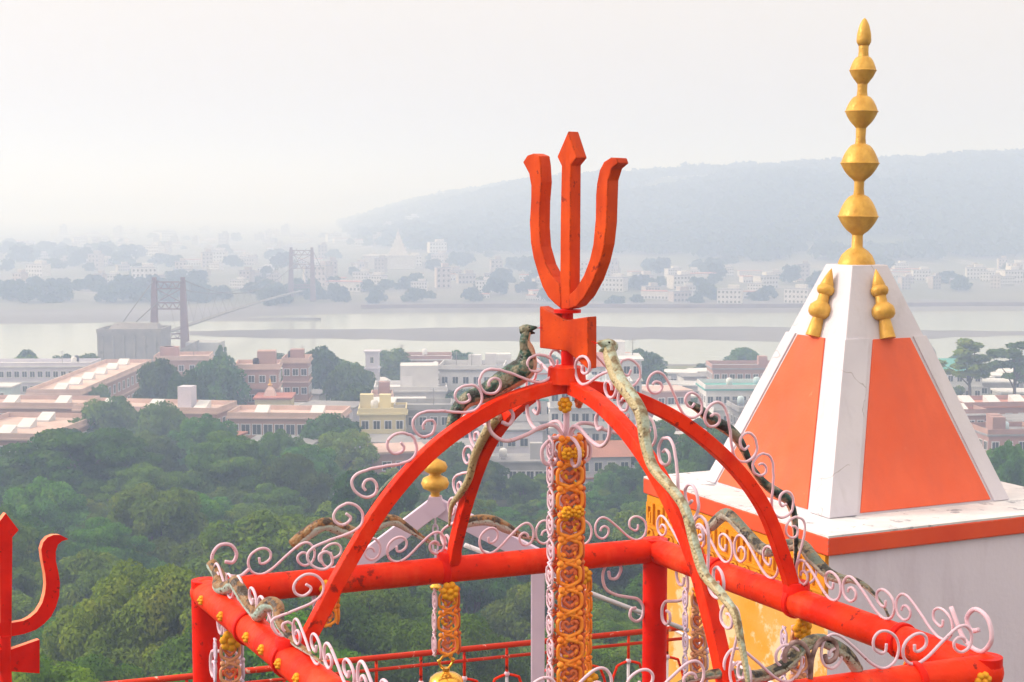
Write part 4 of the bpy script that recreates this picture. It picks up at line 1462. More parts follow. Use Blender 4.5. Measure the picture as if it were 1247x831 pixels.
# ================================================================== TREES
M['leafA'] = leaf_mat('leaf_green', (0.056, 0.138, 0.012), (0.104, 0.216, 0.018), (0.185, 0.280, 0.027))
M['leafB'] = leaf_mat('leaf_olive', (0.070, 0.146, 0.013), (0.130, 0.220, 0.019), (0.220, 0.270, 0.028))
M['leafC'] = leaf_mat('leaf_dark', (0.040, 0.098, 0.015), (0.074, 0.150, 0.020), (0.125, 0.195, 0.027))
M['leafFar'] = leaf_mat('leaf_far', (0.025, 0.050, 0.020), (0.045, 0.075, 0.025), (0.075, 0.095, 0.035))
M['bark'] = mat('bark', (0.13, 0.10, 0.075), (0.07, 0.055, 0.04), rough=0.95, scale=6)


def crown_mesh(name, seed, rad, hgt, base, npuff, nleaf, leaf, m, flat=0.75, top_bias=0.35, puff=(0.26, 0.42), layered=False):
    """crown of many small leaf faces gathered in clumps; returns mesh and clump centres"""
    rg = np.random.default_rng(seed)
    cs, rs = [], []
    for i in range(npuff):
        an = rg.uniform(0, 2 * np.pi)
        q = rg.uniform(0, 1) ** 0.55
        u = rg.uniform(-0.25, 1.0)
        rr = rad * q * math.sqrt(max(0.05, 1 - max(0, u) ** 2 * 0.85)) * rg.uniform(0.75, 1.08)
        cs.append((rr * math.cos(an), rr * math.sin(an), base + hgt * (0.22 + 0.62 * max(u, -0.2)) * rg.uniform(0.88, 1.1)))
        rs.append(rad * rg.uniform(*puff))
    cs, rs = np.array(cs), np.array(rs)
    wgt = rs ** 2 / (rs ** 2).sum()
    idx = rg.choice(npuff, nleaf, p=wgt)
    d = rg.normal(size=(nleaf, 3))
    d[:, 2] += top_bias
    d /= np.linalg.norm(d, axis=1)[:, None]
    rr = rs[idx] * (0.62 + 0.46 * rg.uniform(0, 1, nleaf) ** 0.6)
    P = cs[idx] + d * rr[:, None] * np.array([1, 1, flat])
    if layered:
        P[:, 2] = np.round(P[:, 2] / 0.9 + rg.normal(size=nleaf) * 0.16) * 0.9
    nrm = d * 0.9 + rg.normal(size=(nleaf, 3)) * 0.55 + np.array([0, 0, 0.35])
    nrm /= np.linalg.norm(nrm, axis=1)[:, None]
    a = np.cross(nrm, rg.normal(size=(nleaf, 3)))
    a /= np.linalg.norm(a, axis=1)[:, None]
    b = np.cross(nrm, a)
    sz = leaf * rg.uniform(0.6, 1.35, nleaf)[:, None]
    V = np.stack([P - a * sz, P - b * sz * 0.55 - nrm * sz * .1, P + a * sz, P + b * sz * 0.55 - nrm * sz * .1], 1).reshape(-1, 3)
    Q = np.arange(nleaf * 4).reshape(-1, 4)
    return arr_mesh(name, V, Q, m), cs, rs


def trunk_mesh(name, seed, cs, h, r, m, nlimb=9):
    rg = random.Random(seed)
    mb = MB()
    lean = Vector((rg.uniform(-.3, .3), rg.uniform(-.3, .3), 0))
    pts = [Vector((0, 0, -1.0)), Vector((0, 0, 0.3)), lean * 0.4 + Vector((0, 0, h * 0.45)), lean + Vector((0, 0, h * 0.8))]
    mb.tube(catmull(pts, 3), [r * 1.35 * (1 - 0.06 * i) for i in range(10)], 8)
    for i in range(min(nlimb, len(cs))):
        c = Vector(cs[i])
        s = pts[2].lerp(pts[3], rg.random())
        mid = s.lerp(c, 0.5) + Vector((0, 0, 0.12 * (c - s).length))
        mb.tube(catmull([s, mid, c], 3), [r * 0.55, r * 0.5, r * 0.42, r * 0.36, r * 0.3, r * 0.22, r * 0.14], 6)
    return mb.mesh(name, m)


PROTO = {}


def proto(key, seed, rad, hgt, base, npuff, nleaf, leaf, m, tr=0.22, **k):
    cm, cs, rs = crown_mesh('crown', seed, rad, hgt, base, npuff, nleaf, leaf, M[m], **k)
    tm = trunk_mesh('trunk', seed, cs, base + hgt * 0.4, tr, M['bark'])
    PROTO[key] = (cm, tm, rad, base + hgt)


# unit sizes: about 10 m wide trees, scaled when placed
proto('broadA', 1, 5.0, 6.0, 3.0, 90, 30000, 0.165, 'leafA', puff=(0.13, 0.25))
proto('broadB', 2, 5.2, 5.4, 3.2, 80, 28000, 0.17, 'leafB', puff=(0.13, 0.25))
proto('broadC', 3, 4.8, 6.4, 3.0, 95, 28000, 0.165, 'leafC', puff=(0.12, 0.24))
proto('layered', 4, 5.8, 5.2, 3.6, 85, 28000, 0.165, 'leafA', puff=(0.14, 0.24), flat=0.38)
proto('tallB', 5, 4.0, 8.0, 3.0, 85, 26000, 0.165, 'leafB', puff=(0.14, 0.26))
proto('nearA', 15, 5.2, 5.2, 3.0, 150, 75000, 0.095, 'leafB', puff=(0.09, 0.19))
proto('nearC', 16, 5.0, 6.0, 3.0, 150, 70000, 0.095, 'leafA', puff=(0.09, 0.19))
proto('round', 6, 5.0, 6.5, 2.0, 60, 9000, 0.34, 'leafC', puff=(0.24, 0.36))
proto('roundB', 7, 5.0, 5.6, 1.8, 55, 9000, 0.34, 'leafC', puff=(0.22, 0.38))
proto('airy', 8, 3.6, 9.0, 6.0, 22, 3200, 0.34, 'leafB', tr=0.20, puff=(0.18, 0.30))
proto('airyB', 9, 3.2, 8.0, 7.0, 18, 2800, 0.34, 'leafC', tr=0.20, puff=(0.18, 0.30))
proto('farA', 10, 5.0, 6.0, 2.0, 26, 1300, 0.75, 'leafFar')
proto('farB', 11, 5.4, 5.0, 1.5, 24, 1200, 0.75, 'leafFar')
proto('bush', 12, 2.2, 2.6, 0.2, 18, 2600, 0.22, 'leafB')


def tree(key, x, y, label, s=1.0, sz=None, rz=None, group=None, name='broadleaf_tree', z=None, rng=random):
    cm, tm, rad, top = PROTO[key]
    t = thing(name, (x, y, ground_z(x, y) if z is None else z), label, 'tree', group, rng.uniform(0, 6.28) if rz is None else rz)
    t.scale = (s, s, sz or s)
    for nm, me in (('crown', cm), ('trunk', tm)):
        o = bpy.data.objects.new(nm, me)
        COL.objects.link(o)
        o.parent = t
    return t


def tree_px(key, px, topy, wpx, D, label, **k):
    cm, tm, rad, top = PROTO[key]
    x = xat(px, D)
    s = wpx / F * D / (2.15 * rad)
    zt = CAMZ - (topy - HY) / F * D
    g = ground_z(x, D)
    return tree(key, x, D, label, s, max(0.3, (zt - g)) / (top * 1.0), **k)


# the woods falling away below the pavilion
rgF = random.Random(11)
placed = []
GF = 'trees of the dense woods on the slope'
lab = {'broadA': 'green broadleaf tree packed in the dense woods on the slope below the pavilion',
       'broadB': 'olive-green tree packed in the dense woods on the slope below the pavilion',
       'broadC': 'dark green tree packed in the dense woods on the slope below the pavilion',
       'layered': 'flat-layered green tree in the dense woods on the slope below the pavilion',
       'nearA': 'olive-green tree packed in the dense woods on the slope below the pavilion',
       'nearC': 'green broadleaf tree packed in the dense woods on the slope below the pavilion',
       'tallB': 'tall olive tree standing in the dense woods on the slope below the pavilion'}
# those one can point to
special = [
    ('nearA', 170, 690, 330, 76, 'big yellowish-green tree crown filling the lower left of the woods beside the flat red trident'),
    ('layered', 95, 524, 235, 168, 'layered bright green tree at the top left edge of the woods, below the pink rows'),
    ('layered', 275, 530, 150, 172, 'layered green tree on the upper edge of the woods, left of the dark evergreen'),
    ('broadC', 352, 552, 110, 165, 'dark green tree on the upper edge of the woods below the small pink shrine'),
    ('broadA', 330, 620, 230, 112, 'wide green tree in the middle of the woods above the left corner of the pavilion'),
    ('broadC', 700, 640, 240, 120, 'dark rounded tree in the woods behind the long central pendant'),
    ('broadC', 830, 560, 110, 172, 'dark tree at the edge of the woods beside the right arch'),
    ('broadA', 1238, 535, 80, 165, 'rounded green tree at the far right between the tower roof and the houses'),
]
for key, px, ty, wpx, D, lb in special:
    t = tree_px(key, px, ty, wpx, D, lb, rng=rgF)
    placed.append((t.location.x, t.location.y, 5.0 * t.scale.x))
tries = 0
cnt = 0
while tries < 9000 and cnt < 205:
    tries += 1
    D = math.sqrt(rgF.uniform(46 ** 2, 202 ** 2))
    px = rgF.uniform(-110, 1030)
    x = xat(px, D)
    if px > 930 and D < 110:
        continue
    low = (D > 150 and 430 < px < 800) or (D > 128 and 590 < px < 790)
    if D > 192 and 430 < px < 800:
        continue
    s = rgF.uniform(0.78, 1.22) * (0.9 if D > 150 else 1.0) * (0.55 if low else 1.0)
    rr = 5 * s
    if any((x - a) ** 2 + (D - b_) ** 2 < (0.74 * (rr + c)) ** 2 for a, b_, c in placed):
        continue
    placed.append((x, D, rr))
    near = D < 96
    key = rgF.choices(['broadA', 'broadB', 'broadC', 'layered', 'tallB'], [5, 4, 4, 2.4, 1.6])[0]
    if near:
        key = rgF.choice(['nearA', 'nearC'])
    tree(key, x, D, lab[key], s, s * rgF.uniform(0.8, 1.35), group=GF, rng=rgF)
    cnt += 1
# ================================================================== NEAR TOWN
M['salmon'] = mat('salmon_wall', (0.42, 0.265, 0.25), (0.35, 0.225, 0.215), rough=0.85, scale=0.6, spots=(0.45, 0.24, 0.2), spot_amt=0.66, spot_scale=1.2, objvar=0.12)
M['salmon_roof'] = mat('salmon_roof', (0.62, 0.46, 0.42), (0.50, 0.37, 0.34), rough=0.9, scale=0.4, objvar=0.1)
M['whitewall'] = mat('white_wall', (0.66, 0.66, 0.68), (0.58, 0.58, 0.62), rough=0.85, scale=0.5, spots=(0.36, 0.36, 0.38), spot_amt=0.66, spot_scale=0.8, objvar=0.08)
M['creamwall'] = mat('cream_wall', (0.66, 0.58, 0.36), (0.6, 0.54, 0.36), rough=0.85, scale=0.5, objvar=0.08)
M['lilacwall'] = mat('lilac_wall', (0.60, 0.58, 0.68), (0.54, 0.53, 0.64), rough=0.85, scale=0.5, objvar=0.08)
M['greywall'] = mat('grey_wall', (0.40, 0.40, 0.42), (0.32, 0.32, 0.34), rough=0.9, scale=0.4, spots=(0.22, 0.22, 0.24), spot_amt=0.62, spot_scale=0.7, objvar=0.1)
M['bluewall'] = mat('pale_blue_wall', (0.50, 0.62, 0.68), (0.46, 0.56, 0.62), rough=0.85, scale=0.5, objvar=0.08)
M['tealroof'] = mat('teal_roof', (0.12, 0.38, 0.36), (0.10, 0.3, 0.3), rough=0.6, scale=0.8)
M['sheet'] = mat('pale_sheet_roof', (0.70, 0.70, 0.72), (0.58, 0.58, 0.62), rough=0.5, scale=0.5)
M['greyroof'] = mat('grey_roof', (0.30, 0.30, 0.32), (0.22, 0.22, 0.25), rough=0.9, scale=0.5, objvar=0.12)
M['redroof'] = mat('red_roof', (0.46, 0.20, 0.16), (0.38, 0.17, 0.14), rough=0.85, scale=0.5, objvar=0.15)
M['concrete'] = mat('old_concrete', (0.27, 0.25, 0.24), (0.20, 0.19, 0.19), rough=0.95, scale=0.35, spots=(0.13, 0.12, 0.12), spot_amt=0.6, spot_scale=0.5)
M['pane'] = mat('window_glass', (0.035, 0.045, 0.055), (0.05, 0.06, 0.07), rough=0.15, scale=2)
M['pylon'] = mat('pylon_paint', (0.21, 0.12, 0.12), (0.16, 0.09, 0.095), rough=0.8, scale=0.6)
M['cable'] = mat('bridge_cable', (0.16, 0.15, 0.15), rough=0.7)

WIN = {}


def win_mesh(w_, h_, m):
    k = (w_, h_, m)
    if k not in WIN:
        mb = MB()
        for (c, sz) in (((-w_ / 2, 0, 0), (0.12, 0.16, h_ + 0.12)), ((w_ / 2, 0, 0), (0.12, 0.16, h_ + 0.12)), ((0, 0, h_ / 2), (w_ - 0.12, 0.16, 0.12)), ((0, 0, -h_ / 2), (w_ - 0.12, 0.20, 0.12))):
            mb.box(c, sz, mi=0)
        mb.box((0, 0, 0), (0.06, 0.12, h_ - 0.12), mi=0)
        mb.box((0, -0.02, 0), (w_ - 0.12, 0.06, h_ - 0.12), mi=1)
        WIN[k] = mb.mesh('window', [M[m], M['pane']])
    return WIN[k]


def add_windows(par, w_, d_, z0, nfl, fh, bays, side_bays, ww=1.3, wh=1.3, frame='whitewall', sides=(0, 1, 3)):
    me = win_mesh(ww, wh, frame)
    for fl in range(nfl):
        zc = z0 + fh * (fl + 0.52)
        for sd_ in sides:
            nbay = bays if sd_ in (0, 2) else side_bays
            L = w_ if sd_ in (0, 2) else d_
            for k in range(nbay):
                o = bpy.data.objects.new('window', me)
                COL.objects.link(o)
                o.parent = par
                u = -L / 2 + L * (k + 0.5) / nbay
                if sd_ == 0:
                    o.location = (u, -d_ / 2 - 0.03, zc)
                elif sd_ == 1:
                    o.location = (w_ / 2 + 0.03, u, zc)
                    o.rotation_euler = (0, 0, math.pi / 2)
                elif sd_ == 3:
                    o.location = (-w_ / 2 - 0.03, u, zc)
                    o.rotation_euler = (0, 0, -math.pi / 2)


def lbox(par, name, c, size, m, bevel=0):
    mb = MB().box(c, size)
    me = mb.mesh(name, M[m])
    o = bpy.data.objects.new(name, me)
    COL.objects.link(o)
    o.parent = par
    return o


HOUSES = []


def house(px, D, w_, d_, nfl, label, wall='whitewall', roofm='greyroof', rz=0.0, fh=3.2, bays=4, sb=2, parapet=True, skylights=0, tank=False, hut=None,
          balcony=False, z=None, name='house', cat='house', ww=1.05, wh=1.25, group=None, pitched=False, sides=(0, 1, 3)):
    x = xat(px, D)
    y = D + d_ / 2
    g0 = (ground_z(x, y) if z is None else z) - 0.3
    h = nfl * fh + 0.3
    t = thing(name, (x, y, g0), label, cat, group, rz)
    HOUSES.append((x, y, max(w_, d_) / 2))
    wl = lbox(t, 'wall', (0, 0, h / 2), (w_, d_, h), wall)
    if pitched:
        mb = MB()
        ov = 0.5
        v = [(-w_ / 2 - ov, -d_ / 2 - ov, h), (w_ / 2 + ov, -d_ / 2 - ov, h), (w_ / 2 + ov, d_ / 2 + ov, h), (-w_ / 2 - ov, d_ / 2 + ov, h), (-w_ / 2 - ov, 0, h + d_ * 0.28), (w_ / 2 + ov, 0, h + d_ * 0.28)]
        mb.add(v, [(0, 1, 5, 4), (2, 3, 4, 5), (0, 4, 3), (1, 2, 5), (3, 2, 1, 0)])
        o = bpy.data.objects.new('roof', mb.mesh('roof', M[roofm]))
        COL.objects.link(o)
        o.parent = t
    else:
        rf = lbox(t, 'roof', (0, 0, h + 0.14), (w_ + 0.7, d_ + 0.7, 0.28), roofm)
        if parapet:
            for (c, s) in (((0, -d_ / 2 - 0.1, 0.62), (w_ + 0.35, 0.18, 0.7)), ((0, d_ / 2 + 0.1, 0.62), (w_ + 0.35, 0.18, 0.7)),
                           ((-w_ / 2 - 0.1, 0, 0.62), (0.18, d_, 0.7)), ((w_ / 2 + 0.1, 0, 0.62), (0.18, d_, 0.7))):
                lbox(t, 'parapet', (c[0], c[1], h + c[2] - 0.0), s, roofm if roofm == 'salmon_roof' else wall)
    for k in range(1, nfl):
        lbox(t, 'ledge', (0, 0, k * fh + 0.25), (w_ + 0.5, d_ + 0.5, 0.22), roofm if wall != 'whitewall' else 'whitewall')
    bays, sb = int(round(bays * 1.3)), int(round(sb * 1.25))
    add_windows(t, w_, d_, 0.3, nfl, fh, bays, sb, ww, wh, sides=sides)
    if balcony:
        for k in range(1, nfl):
            b_ = lbox(t, 'balcony', (0, -d_ / 2 - 0.75, k * fh + 0.85), (w_ * 0.9, 0.12, 1.0), wall)
            lbox(t, 'balcony_floor', (0, -d_ / 2 - 0.4, k * fh + 0.38), (w_ * 0.9, 0.8, 0.14), 'greyroof')
    if skylights:
        along = 0 if w_ >= d_ else 1
        L = max(w_, d_)
        for k in range(skylights):
            u = -L / 2 + L * (k + 0.5) / skylights
            mb = MB()
            hw, hd, hh = 1.0, 1.3, 1.15
            c = Vector((u, 0, h + 0.28)) if along == 0 else Vector((0, u, h + 0.28))
            v = [c + Vector(p) for p in ((-hw, -hd, 0), (hw, -hd, 0), (hw, hd, 0), (-hw, hd, 0), (-hw, -hd, 0.25), (hw, -hd, 0.25), (hw, hd, hh), (-hw, hd, hh))]
            mb.hexa(v)
            o = bpy.data.objects.new('skylight', mb.mesh('skylight', M['sheet']))
            COL.objects.link(o)
            o.parent = t
    if hut:
        hx, hy, hw_, hd_, hh_, hm_ = hut
        o = lbox(t, 'roof_room', (hx, hy, h + 0.28 + hh_ / 2), (hw_, hd_, hh_), hm_)
    if tank:
        for q in range(0):
            mb = MB().lathe([(0.7, 0), (0.72, 1.0), (0.5, 1.25), (0.15, 1.35)], (w_ * 0.25 + q * 1.9 - 1, d_ * 0.2, h + 0.28), UP, 14)
            o = bpy.data.objects.new('water_tank', mb.mesh('water_tank', M['dark' if q == 0 else 'sheet']))
            COL.objects.link(o)
            o.parent = t
    # roof clutter: tanks, poles, a stair room, odd boxes
    if not pitched and not skylights and not name.startswith(('covered', 'water')):
        rc = random.Random(int(px * 7 + D))
        zr = h + 0.28
        for q in range(rc.randint(1, 3) + (2 if tank else 0)):
            cx_, cy_ = rc.uniform(-.38, .38) * w_, rc.uniform(-.3, .38) * d_
            kind = rc.random()
            if kind < 0.45:
                mb = MB().lathe([(0.55, 0.3), (0.57, 1.2), (0.42, 1.45), (0.12, 1.55)], (cx_, cy_, zr), UP, 12)
                for lx, ly in ((-.4, -.4), (.4, -.4), (.4, .4), (-.4, .4)):
                    mb.box((cx_ + lx, cy_ + ly, zr + 0.17), (.08, .08, .36))
                nm_, m_ = 'water_tank', rc.choice(['dark', 'sheet', 'bluewall'])
            elif kind < 0.7:
                mb = MB().box((cx_, cy_, zr + 1.1), (rc.uniform(1.4, 2.6), rc.uniform(1.4, 2.2), 2.2))
                nm_, m_ = 'stair_room', wall
            else:
                mb = MB().tube([(cx_, cy_, zr), (cx_, cy_, zr + 2.6)], 0.06, 5)
                mb.box((cx_, cy_, zr + 2.3), (1.1, .05, .05)).box((cx_, cy_, zr + 2.0), (.7, .05, .05))
                nm_, m_ = 'antenna', 'greyroof'
            o = bpy.data.objects.new(nm_, mb.mesh(nm_, M[m_]))
            COL.objects.link(o)
            o.parent = t
    return t


HG = 'salmon pink row buildings of the near town'
# the long rows with slanted skylights, left
house(62, 256, 9, 50, 2, 'long salmon row building running away towards the bridge, a line of skylights on its roof', 'salmon', 'salmon_roof', 0.0, 3.4, 3, 12, skylights=6, name='row_building', cat='building', ww=1.35, wh=1.6, sides=(0, 1))
house(30, 238, 17, 9, 2, 'salmon two-storey row at the left edge with two white skylights', 'salmon', 'salmon_roof', -0.06, 3.4, 7, 3, skylights=2, name='row_building', cat='building', ww=1.35, wh=1.6)
house(-2, 205, 14, 20, 2, 'salmon row lowest at the left edge, just above the woods', 'salmon', 'salmon_roof', -0.1, 3.4, 5, 6, skylights=3, name='row_building', cat='building', ww=1.35, wh=1.6)
house(178, 233, 23, 9, 2, 'salmon row with pale lilac lift tower on its roof, half hidden behind round trees', 'salmon', 'salmon_roof', -0.16, 3.4, 9, 3, skylights=3, hut=(5.0, 0.5, 2.2, 2.4, 3.4, 'lilacwall'), name='row_building', cat='building', ww=1.35, wh=1.6)
house(346, 226, 17, 8, 2, 'salmon row with white skylights in front of the small pink shrine', 'salmon', 'salmon_roof', -0.05, 3.4, 8, 3, skylights=2, name='row_building', cat='building', ww=1.35, wh=1.6)
house(308, 264, 7.5, 8, 3, 'stepped salmon block of three storeys behind the small pink shrine, left of it', 'salmon', 'salmon_roof', 0.1, 3.4, 3, 3, hut=(1.5, 1.0, 3.2, 3.5, 2.6, 'salmon'), name='apartment_block', cat='building', balcony=True)
house(357, 275, 4.6, 7, 3, 'narrow salmon block of three storeys beside the big dark tree', 'salmon', 'salmon_roof', 0.05, 3.4, 2, 3, name='apartment_block', cat='building')
house(216, 314, 11, 9, 2, 'salmon house near the river between the bridge block and the round trees', 'salmon', 'salmon_roof', 0.1, 3.4, 4, 3, hut=(-2.5, 0, 3, 3, 2.2, 'salmon'))
house(40, 308, 22, 8, 2, 'long pale lilac building near the river at the left edge', 'lilacwall', 'sheet', 0.03, 3.0, 11, 3, name='long_building', cat='building')
house(118, 208, 10, 7, 1, 'low salmon house just above the woods, between the rows', 'salmon', 'salmon_roof', -0.2, 3.2, 4, 2)
house(366, 190, 7, 6, 1, 'low salmon house at the edge of the woods below the pink shrine row', 'salmon', 'redroof', 0.2, 3.0, 3, 2, pitched=True)

# white cluster in the middle
house(497, 256, 12, 9, 2, 'white hotel with an extra upper room and salmon side, left behind the arches', 'whitewall', 'sheet', 0.06, 3.6, 4, 3, hut=(1.5, 0.5, 6.5, 5.5, 4.0, 'whitewall'), tank=True, name='hotel', cat='building', balcony=True)
house(462, 247, 3.2, 6, 2, 'narrow salmon annex against the left side of the white hotel', 'salmon', 'salmon_roof', 0.06, 3.5, 1, 2)
house(480, 231, 8, 8, 2, 'house under a pale tilted sheet-metal roof in front of the white hotel', 'greywall', 'sheet', 0.05, 3.4, 4, 2, pitched=True)
house(463, 214, 6.5, 6, 3, 'cream yellow three-storey house with balconies at the woods edge', 'creamwall', 'creamwall', 0.05, 3.0, 3, 2, balcony=True, ww=1.0)
house(513, 218, 8, 7, 3, 'grey three-storey house right of the cream yellow house, dark windows', 'greywall', 'greyroof', 0.03, 3.0, 4, 3, balcony=True)
house(498, 318, 17, 8, 2, 'pale pink long building by the river behind the white hotel', 'salmon', 'sheet', 0.02, 3.2, 8, 2, name='long_building', cat='building')
house(452, 302, 2.6, 3, 3, 'slim pale lilac tower beside the round tree near the river', 'lilacwall', 'lilacwall', 0.0, 3.2, 1, 1, parapet=False, ww=0.7, name='water_tower', cat='tower')
house(575, 262, 11, 9, 3, 'white three-storey block directly behind the left half of the arch', 'whitewall', 'greyroof', -0.05, 3.4, 5, 3, balcony=True, tank=True, name='apartment_block', cat='building')
house(640, 228, 9, 7, 3, 'white balconied block behind the scrolls under the arch centre, left of the pendant', 'whitewall', 'tealroof', 0.03, 3.1, 4, 3, balcony=True, tank=True, name='apartment_block', cat='building')
house(640, 205, 9.5, 6, 1, 'low dark grey-roofed shed at the woods edge, left of the long pendant', 'greywall', 'greyroof', 0.02, 3.6, 6, 2, parapet=False, name='shed', cat='building')
house(720, 222, 12, 8, 4, 'white four-storey hotel behind the arch just right of the pendant', 'whitewall', 'bluewall', 0.0, 3.0, 6, 3, balcony=True, tank=True, name='hotel', cat='building')
house(764, 232, 4.5, 9, 5, 'tall narrow white wing against the right side of the four-storey hotel', 'whitewall', 'sheet', 0.0, 3.0, 2, 4, parapet=False, name='hotel_wing', cat='building')
house(735, 198, 7, 6, 2, 'small house with red-brown roof below the white hotel, right of the pendant', 'lilacwall', 'redroof', 0.1, 2.8, 3, 2, pitched=True)
house(668, 262, 12, 8, 3, 'pale blue block with red roof seen through the top of the arch', 'bluewall', 'redroof', 0.05, 3.2, 6, 3, name='apartment_block', cat='building')
house(730, 275, 11, 8, 3, 'pale block with red-brown roof seen under the right half of the arch', 'whitewall', 'redroof', -0.04, 3.2, 6, 3, pitched=True, name='apartment_block', cat='building')
house(600, 300, 12, 8, 2, 'white house near the river behind the left shoulder of the arch', 'whitewall', 'greyroof', 0.1, 3.2, 5, 3, hut=(2, 0, 3, 3, 2.5, 'whitewall'))
house(545, 292, 9, 8, 2, 'grey-white house by the river left of the rearing cobra', 'whitewall', 'sheet', -0.05, 3.2, 4, 3, tank=True)
# right of the arch
house(848, 232, 9, 34, 1, 'long pale walkway roof running from the river steps towards the arch', 'greywall', 'sheet', -0.16, 3.6, 3, 9, parapet=False, name='covered_walkway', cat='building')
house(906, 262, 13, 9, 2, 'two-storey building with teal roof strip between the arch and the tower', 'whitewall', 'tealroof', 0.04, 3.4, 7, 3, name='long_building', cat='building')
house(912, 300, 14, 8, 2, 'long pink-grey building by the river, left of the tower roof', 'salmon', 'greyroof', 0.02, 3.2, 7, 3, name='long_building', cat='building')
house(830, 208, 8, 7, 2, 'salmon house under a white roof behind the right arch', 'salmon', 'sheet', 0.15, 3.1, 4, 2)
house(870, 196, 8, 6, 1, 'low white-roofed house beside the dark tree, left of the tower', 'whitewall', 'sheet', -0.1, 3.4, 3, 2, parapet=False)
house(935, 236, 9, 8, 2, 'grey house tucked against the left edge of the tower roof', 'greywall', 'greyroof', 0.1, 3.2, 4, 3)
# right edge
house(1172, 300, 9, 8, 2, 'house with a green-teal roof at the right edge of the tower roof', 'whitewall', 'tealroof', 0.0, 3.0, 4, 2, pitched=True)
house(1205, 262, 16, 7, 1, 'long low building under a pale roof at the right edge', 'salmon', 'sheet', 0.1, 3.4, 7, 2, pitched=True, name='long_building', cat='building')
house(1180, 236, 6, 5, 2, 'salmon house with pale slanted roof right of the tower, nearest the roof edge', 'salmon', 'sheet', 0.1, 3.0, 3, 2, skylights=1)
house(1222, 242, 13, 8, 2, 'salmon house with red-brown roof and skylights at the right edge', 'salmon', 'redroof', 0.12, 3.2, 5, 3, skylights=3)
house(1240, 214, 8, 7, 2, 'dull red house lowest at the right edge, above the rounded tree', 'salmon', 'greyroof', 0.1, 3.0, 3, 3)
house(1190, 206, 7, 6, 1, 'low house with a teal awning roof between the tower and the rounded tree', 'greywall', 'tealroof', 0.0, 3.0, 3, 2)

# small pink shrine with a pointed spire
D = 258.0
x = xat(327, D)
sh = thing('small_shrine', (x, D, 2.9), 'small pink shrine with pointed spire and pillared hall among the salmon rows', 'shrine')
lo = lambda pts: [Vector(p) for p in pts]


def lmb(par, name, mb, m):
    o = bpy.data.objects.new(name, mb.mesh(name, M[m]))
    COL.objects.link(o)
    o.parent = par
    return o


lmb(sh, 'base', MB().box((1, 0, 0.6), (9, 6, 1.2)), 'salmon')
mb = MB()
prev = None
for i, (hw, z_) in enumerate(((1.7, 1.2), (1.75, 3.2), (1.6, 4.2), (1.35, 5.4), (1.05, 6.6), (0.65, 7.7), (0.2, 8.3))):
    rg_ = [(-hw, -hw, z_), (hw, -hw, z_), (hw, hw, z_), (-hw, hw, z_)]
    if prev:
        mb.hexa(prev + rg_)
    prev = rg_
lmb(sh, 'spire_tower', mb, 'salmon_roof')
lmb(sh, 'spire_knob', MB().lathe([(0.1, 0), (0.42, 0.2), (0.4, 0.4), (0.12, 0.6), (0.2, 0.9), (0.03, 1.4)], (0, 0, 8.2), UP, 10), 'gold')
for k in range(5):
    lmb(sh, 'pillar', MB().box((2.4 + k * 0.75, -1.9, 2.1), (0.3, 0.3, 1.8)), 'salmon_roof')
lmb(sh, 'hall', MB().box((3.9, 0.4, 2.1), (3.6, 3.6, 1.8)), 'salmon')
lmb(sh, 'hall_roof', MB().box((3.9, 0, 3.15), (4.2, 5.2, 0.3)).hexa([(2.4, -1.6, 3.3), (5.4, -1.6, 3.3), (5.4, 1.6, 3.3), (2.4, 1.6, 3.3), (3.6, -.3, 4.4), (4.2, -.3, 4.4), (4.2, .3, 4.4), (3.6, .3, 4.4)]), 'salmon_roof')

# dark round-topped tower by the river, right
D = 330.0
x = xat(1136, D)
ct = thing('river_tower', (x, D, 2.6), 'dark domed clock-tower-like turret by the river behind the tower roof edge', 'tower')
lmb(ct, 'shaft', MB().box((0, 0, 3.4), (1.8, 1.8, 6.8)), 'concrete')
lmb(ct, 'cap', MB().lathe([(1.1, 6.8), (1.25, 7.0), (1.1, 7.3), (0.9, 7.9), (0.5, 8.5), (0.12, 8.8), (0.05, 9.6)], (0, 0, 0), UP, 12), 'concrete')

# straight pale road down to the river, right of the arch
road = MB()
pr_ = [(xat(796, 206), 206), (xat(820, 250), 250), (xat(845, 300), 300), (xat(866, 350), 350)]
for (x0, y0), (x1, y1) in zip(pr_, pr_[1:]):
    n_ = 8
    for k in range(n_):
        xa, ya_, xb, yb_ = x0 + (x1 - x0) * k / n_, y0 + (y1 - y0) * k / n_, x0 + (x1 - x0) * (k + 1) / n_, y0 + (y1 - y0) * (k + 1) / n_
        za, zb_ = ground_z(xa, ya_) + 0.12, ground_z(xb, yb_) + 0.12
        road.add([(xa - 2.2, ya_, za), (xa + 2.2, ya_, za), (xb + 2.2, yb_, zb_), (xb - 2.2, yb_, zb_)], [(0, 1, 2, 3)])
M['road'] = mat('pale_road', (0.36, 0.33, 0.32), (0.30, 0.28, 0.27), rough=0.95, scale=0.4)
tag(road.build('road', M['road']), kind='structure')
for nm, P in (('path', [(-29.5, 246, 1.4), (-20, 262, 1.4), (-12, 285, 1.4)]), ('path', [(-24, 236, 1.2), (-14, 250, 1.2)])):
    mb = MB()
    for (x0, y0, w0), (x1, y1, w1) in zip(P, P[1:]):
        mb.add([(x0 - w0, y0, ground_z(x0, y0) + .1), (x0 + w0, y0, ground_z(x0, y0) + .1), (x1 + w1, y1, ground_z(x1, y1) + .1), (x1 - w1, y1, ground_z(x1, y1) + .1)], [(0, 1, 2, 3)])
    tag(mb.build(nm, M['road']), kind='structure')

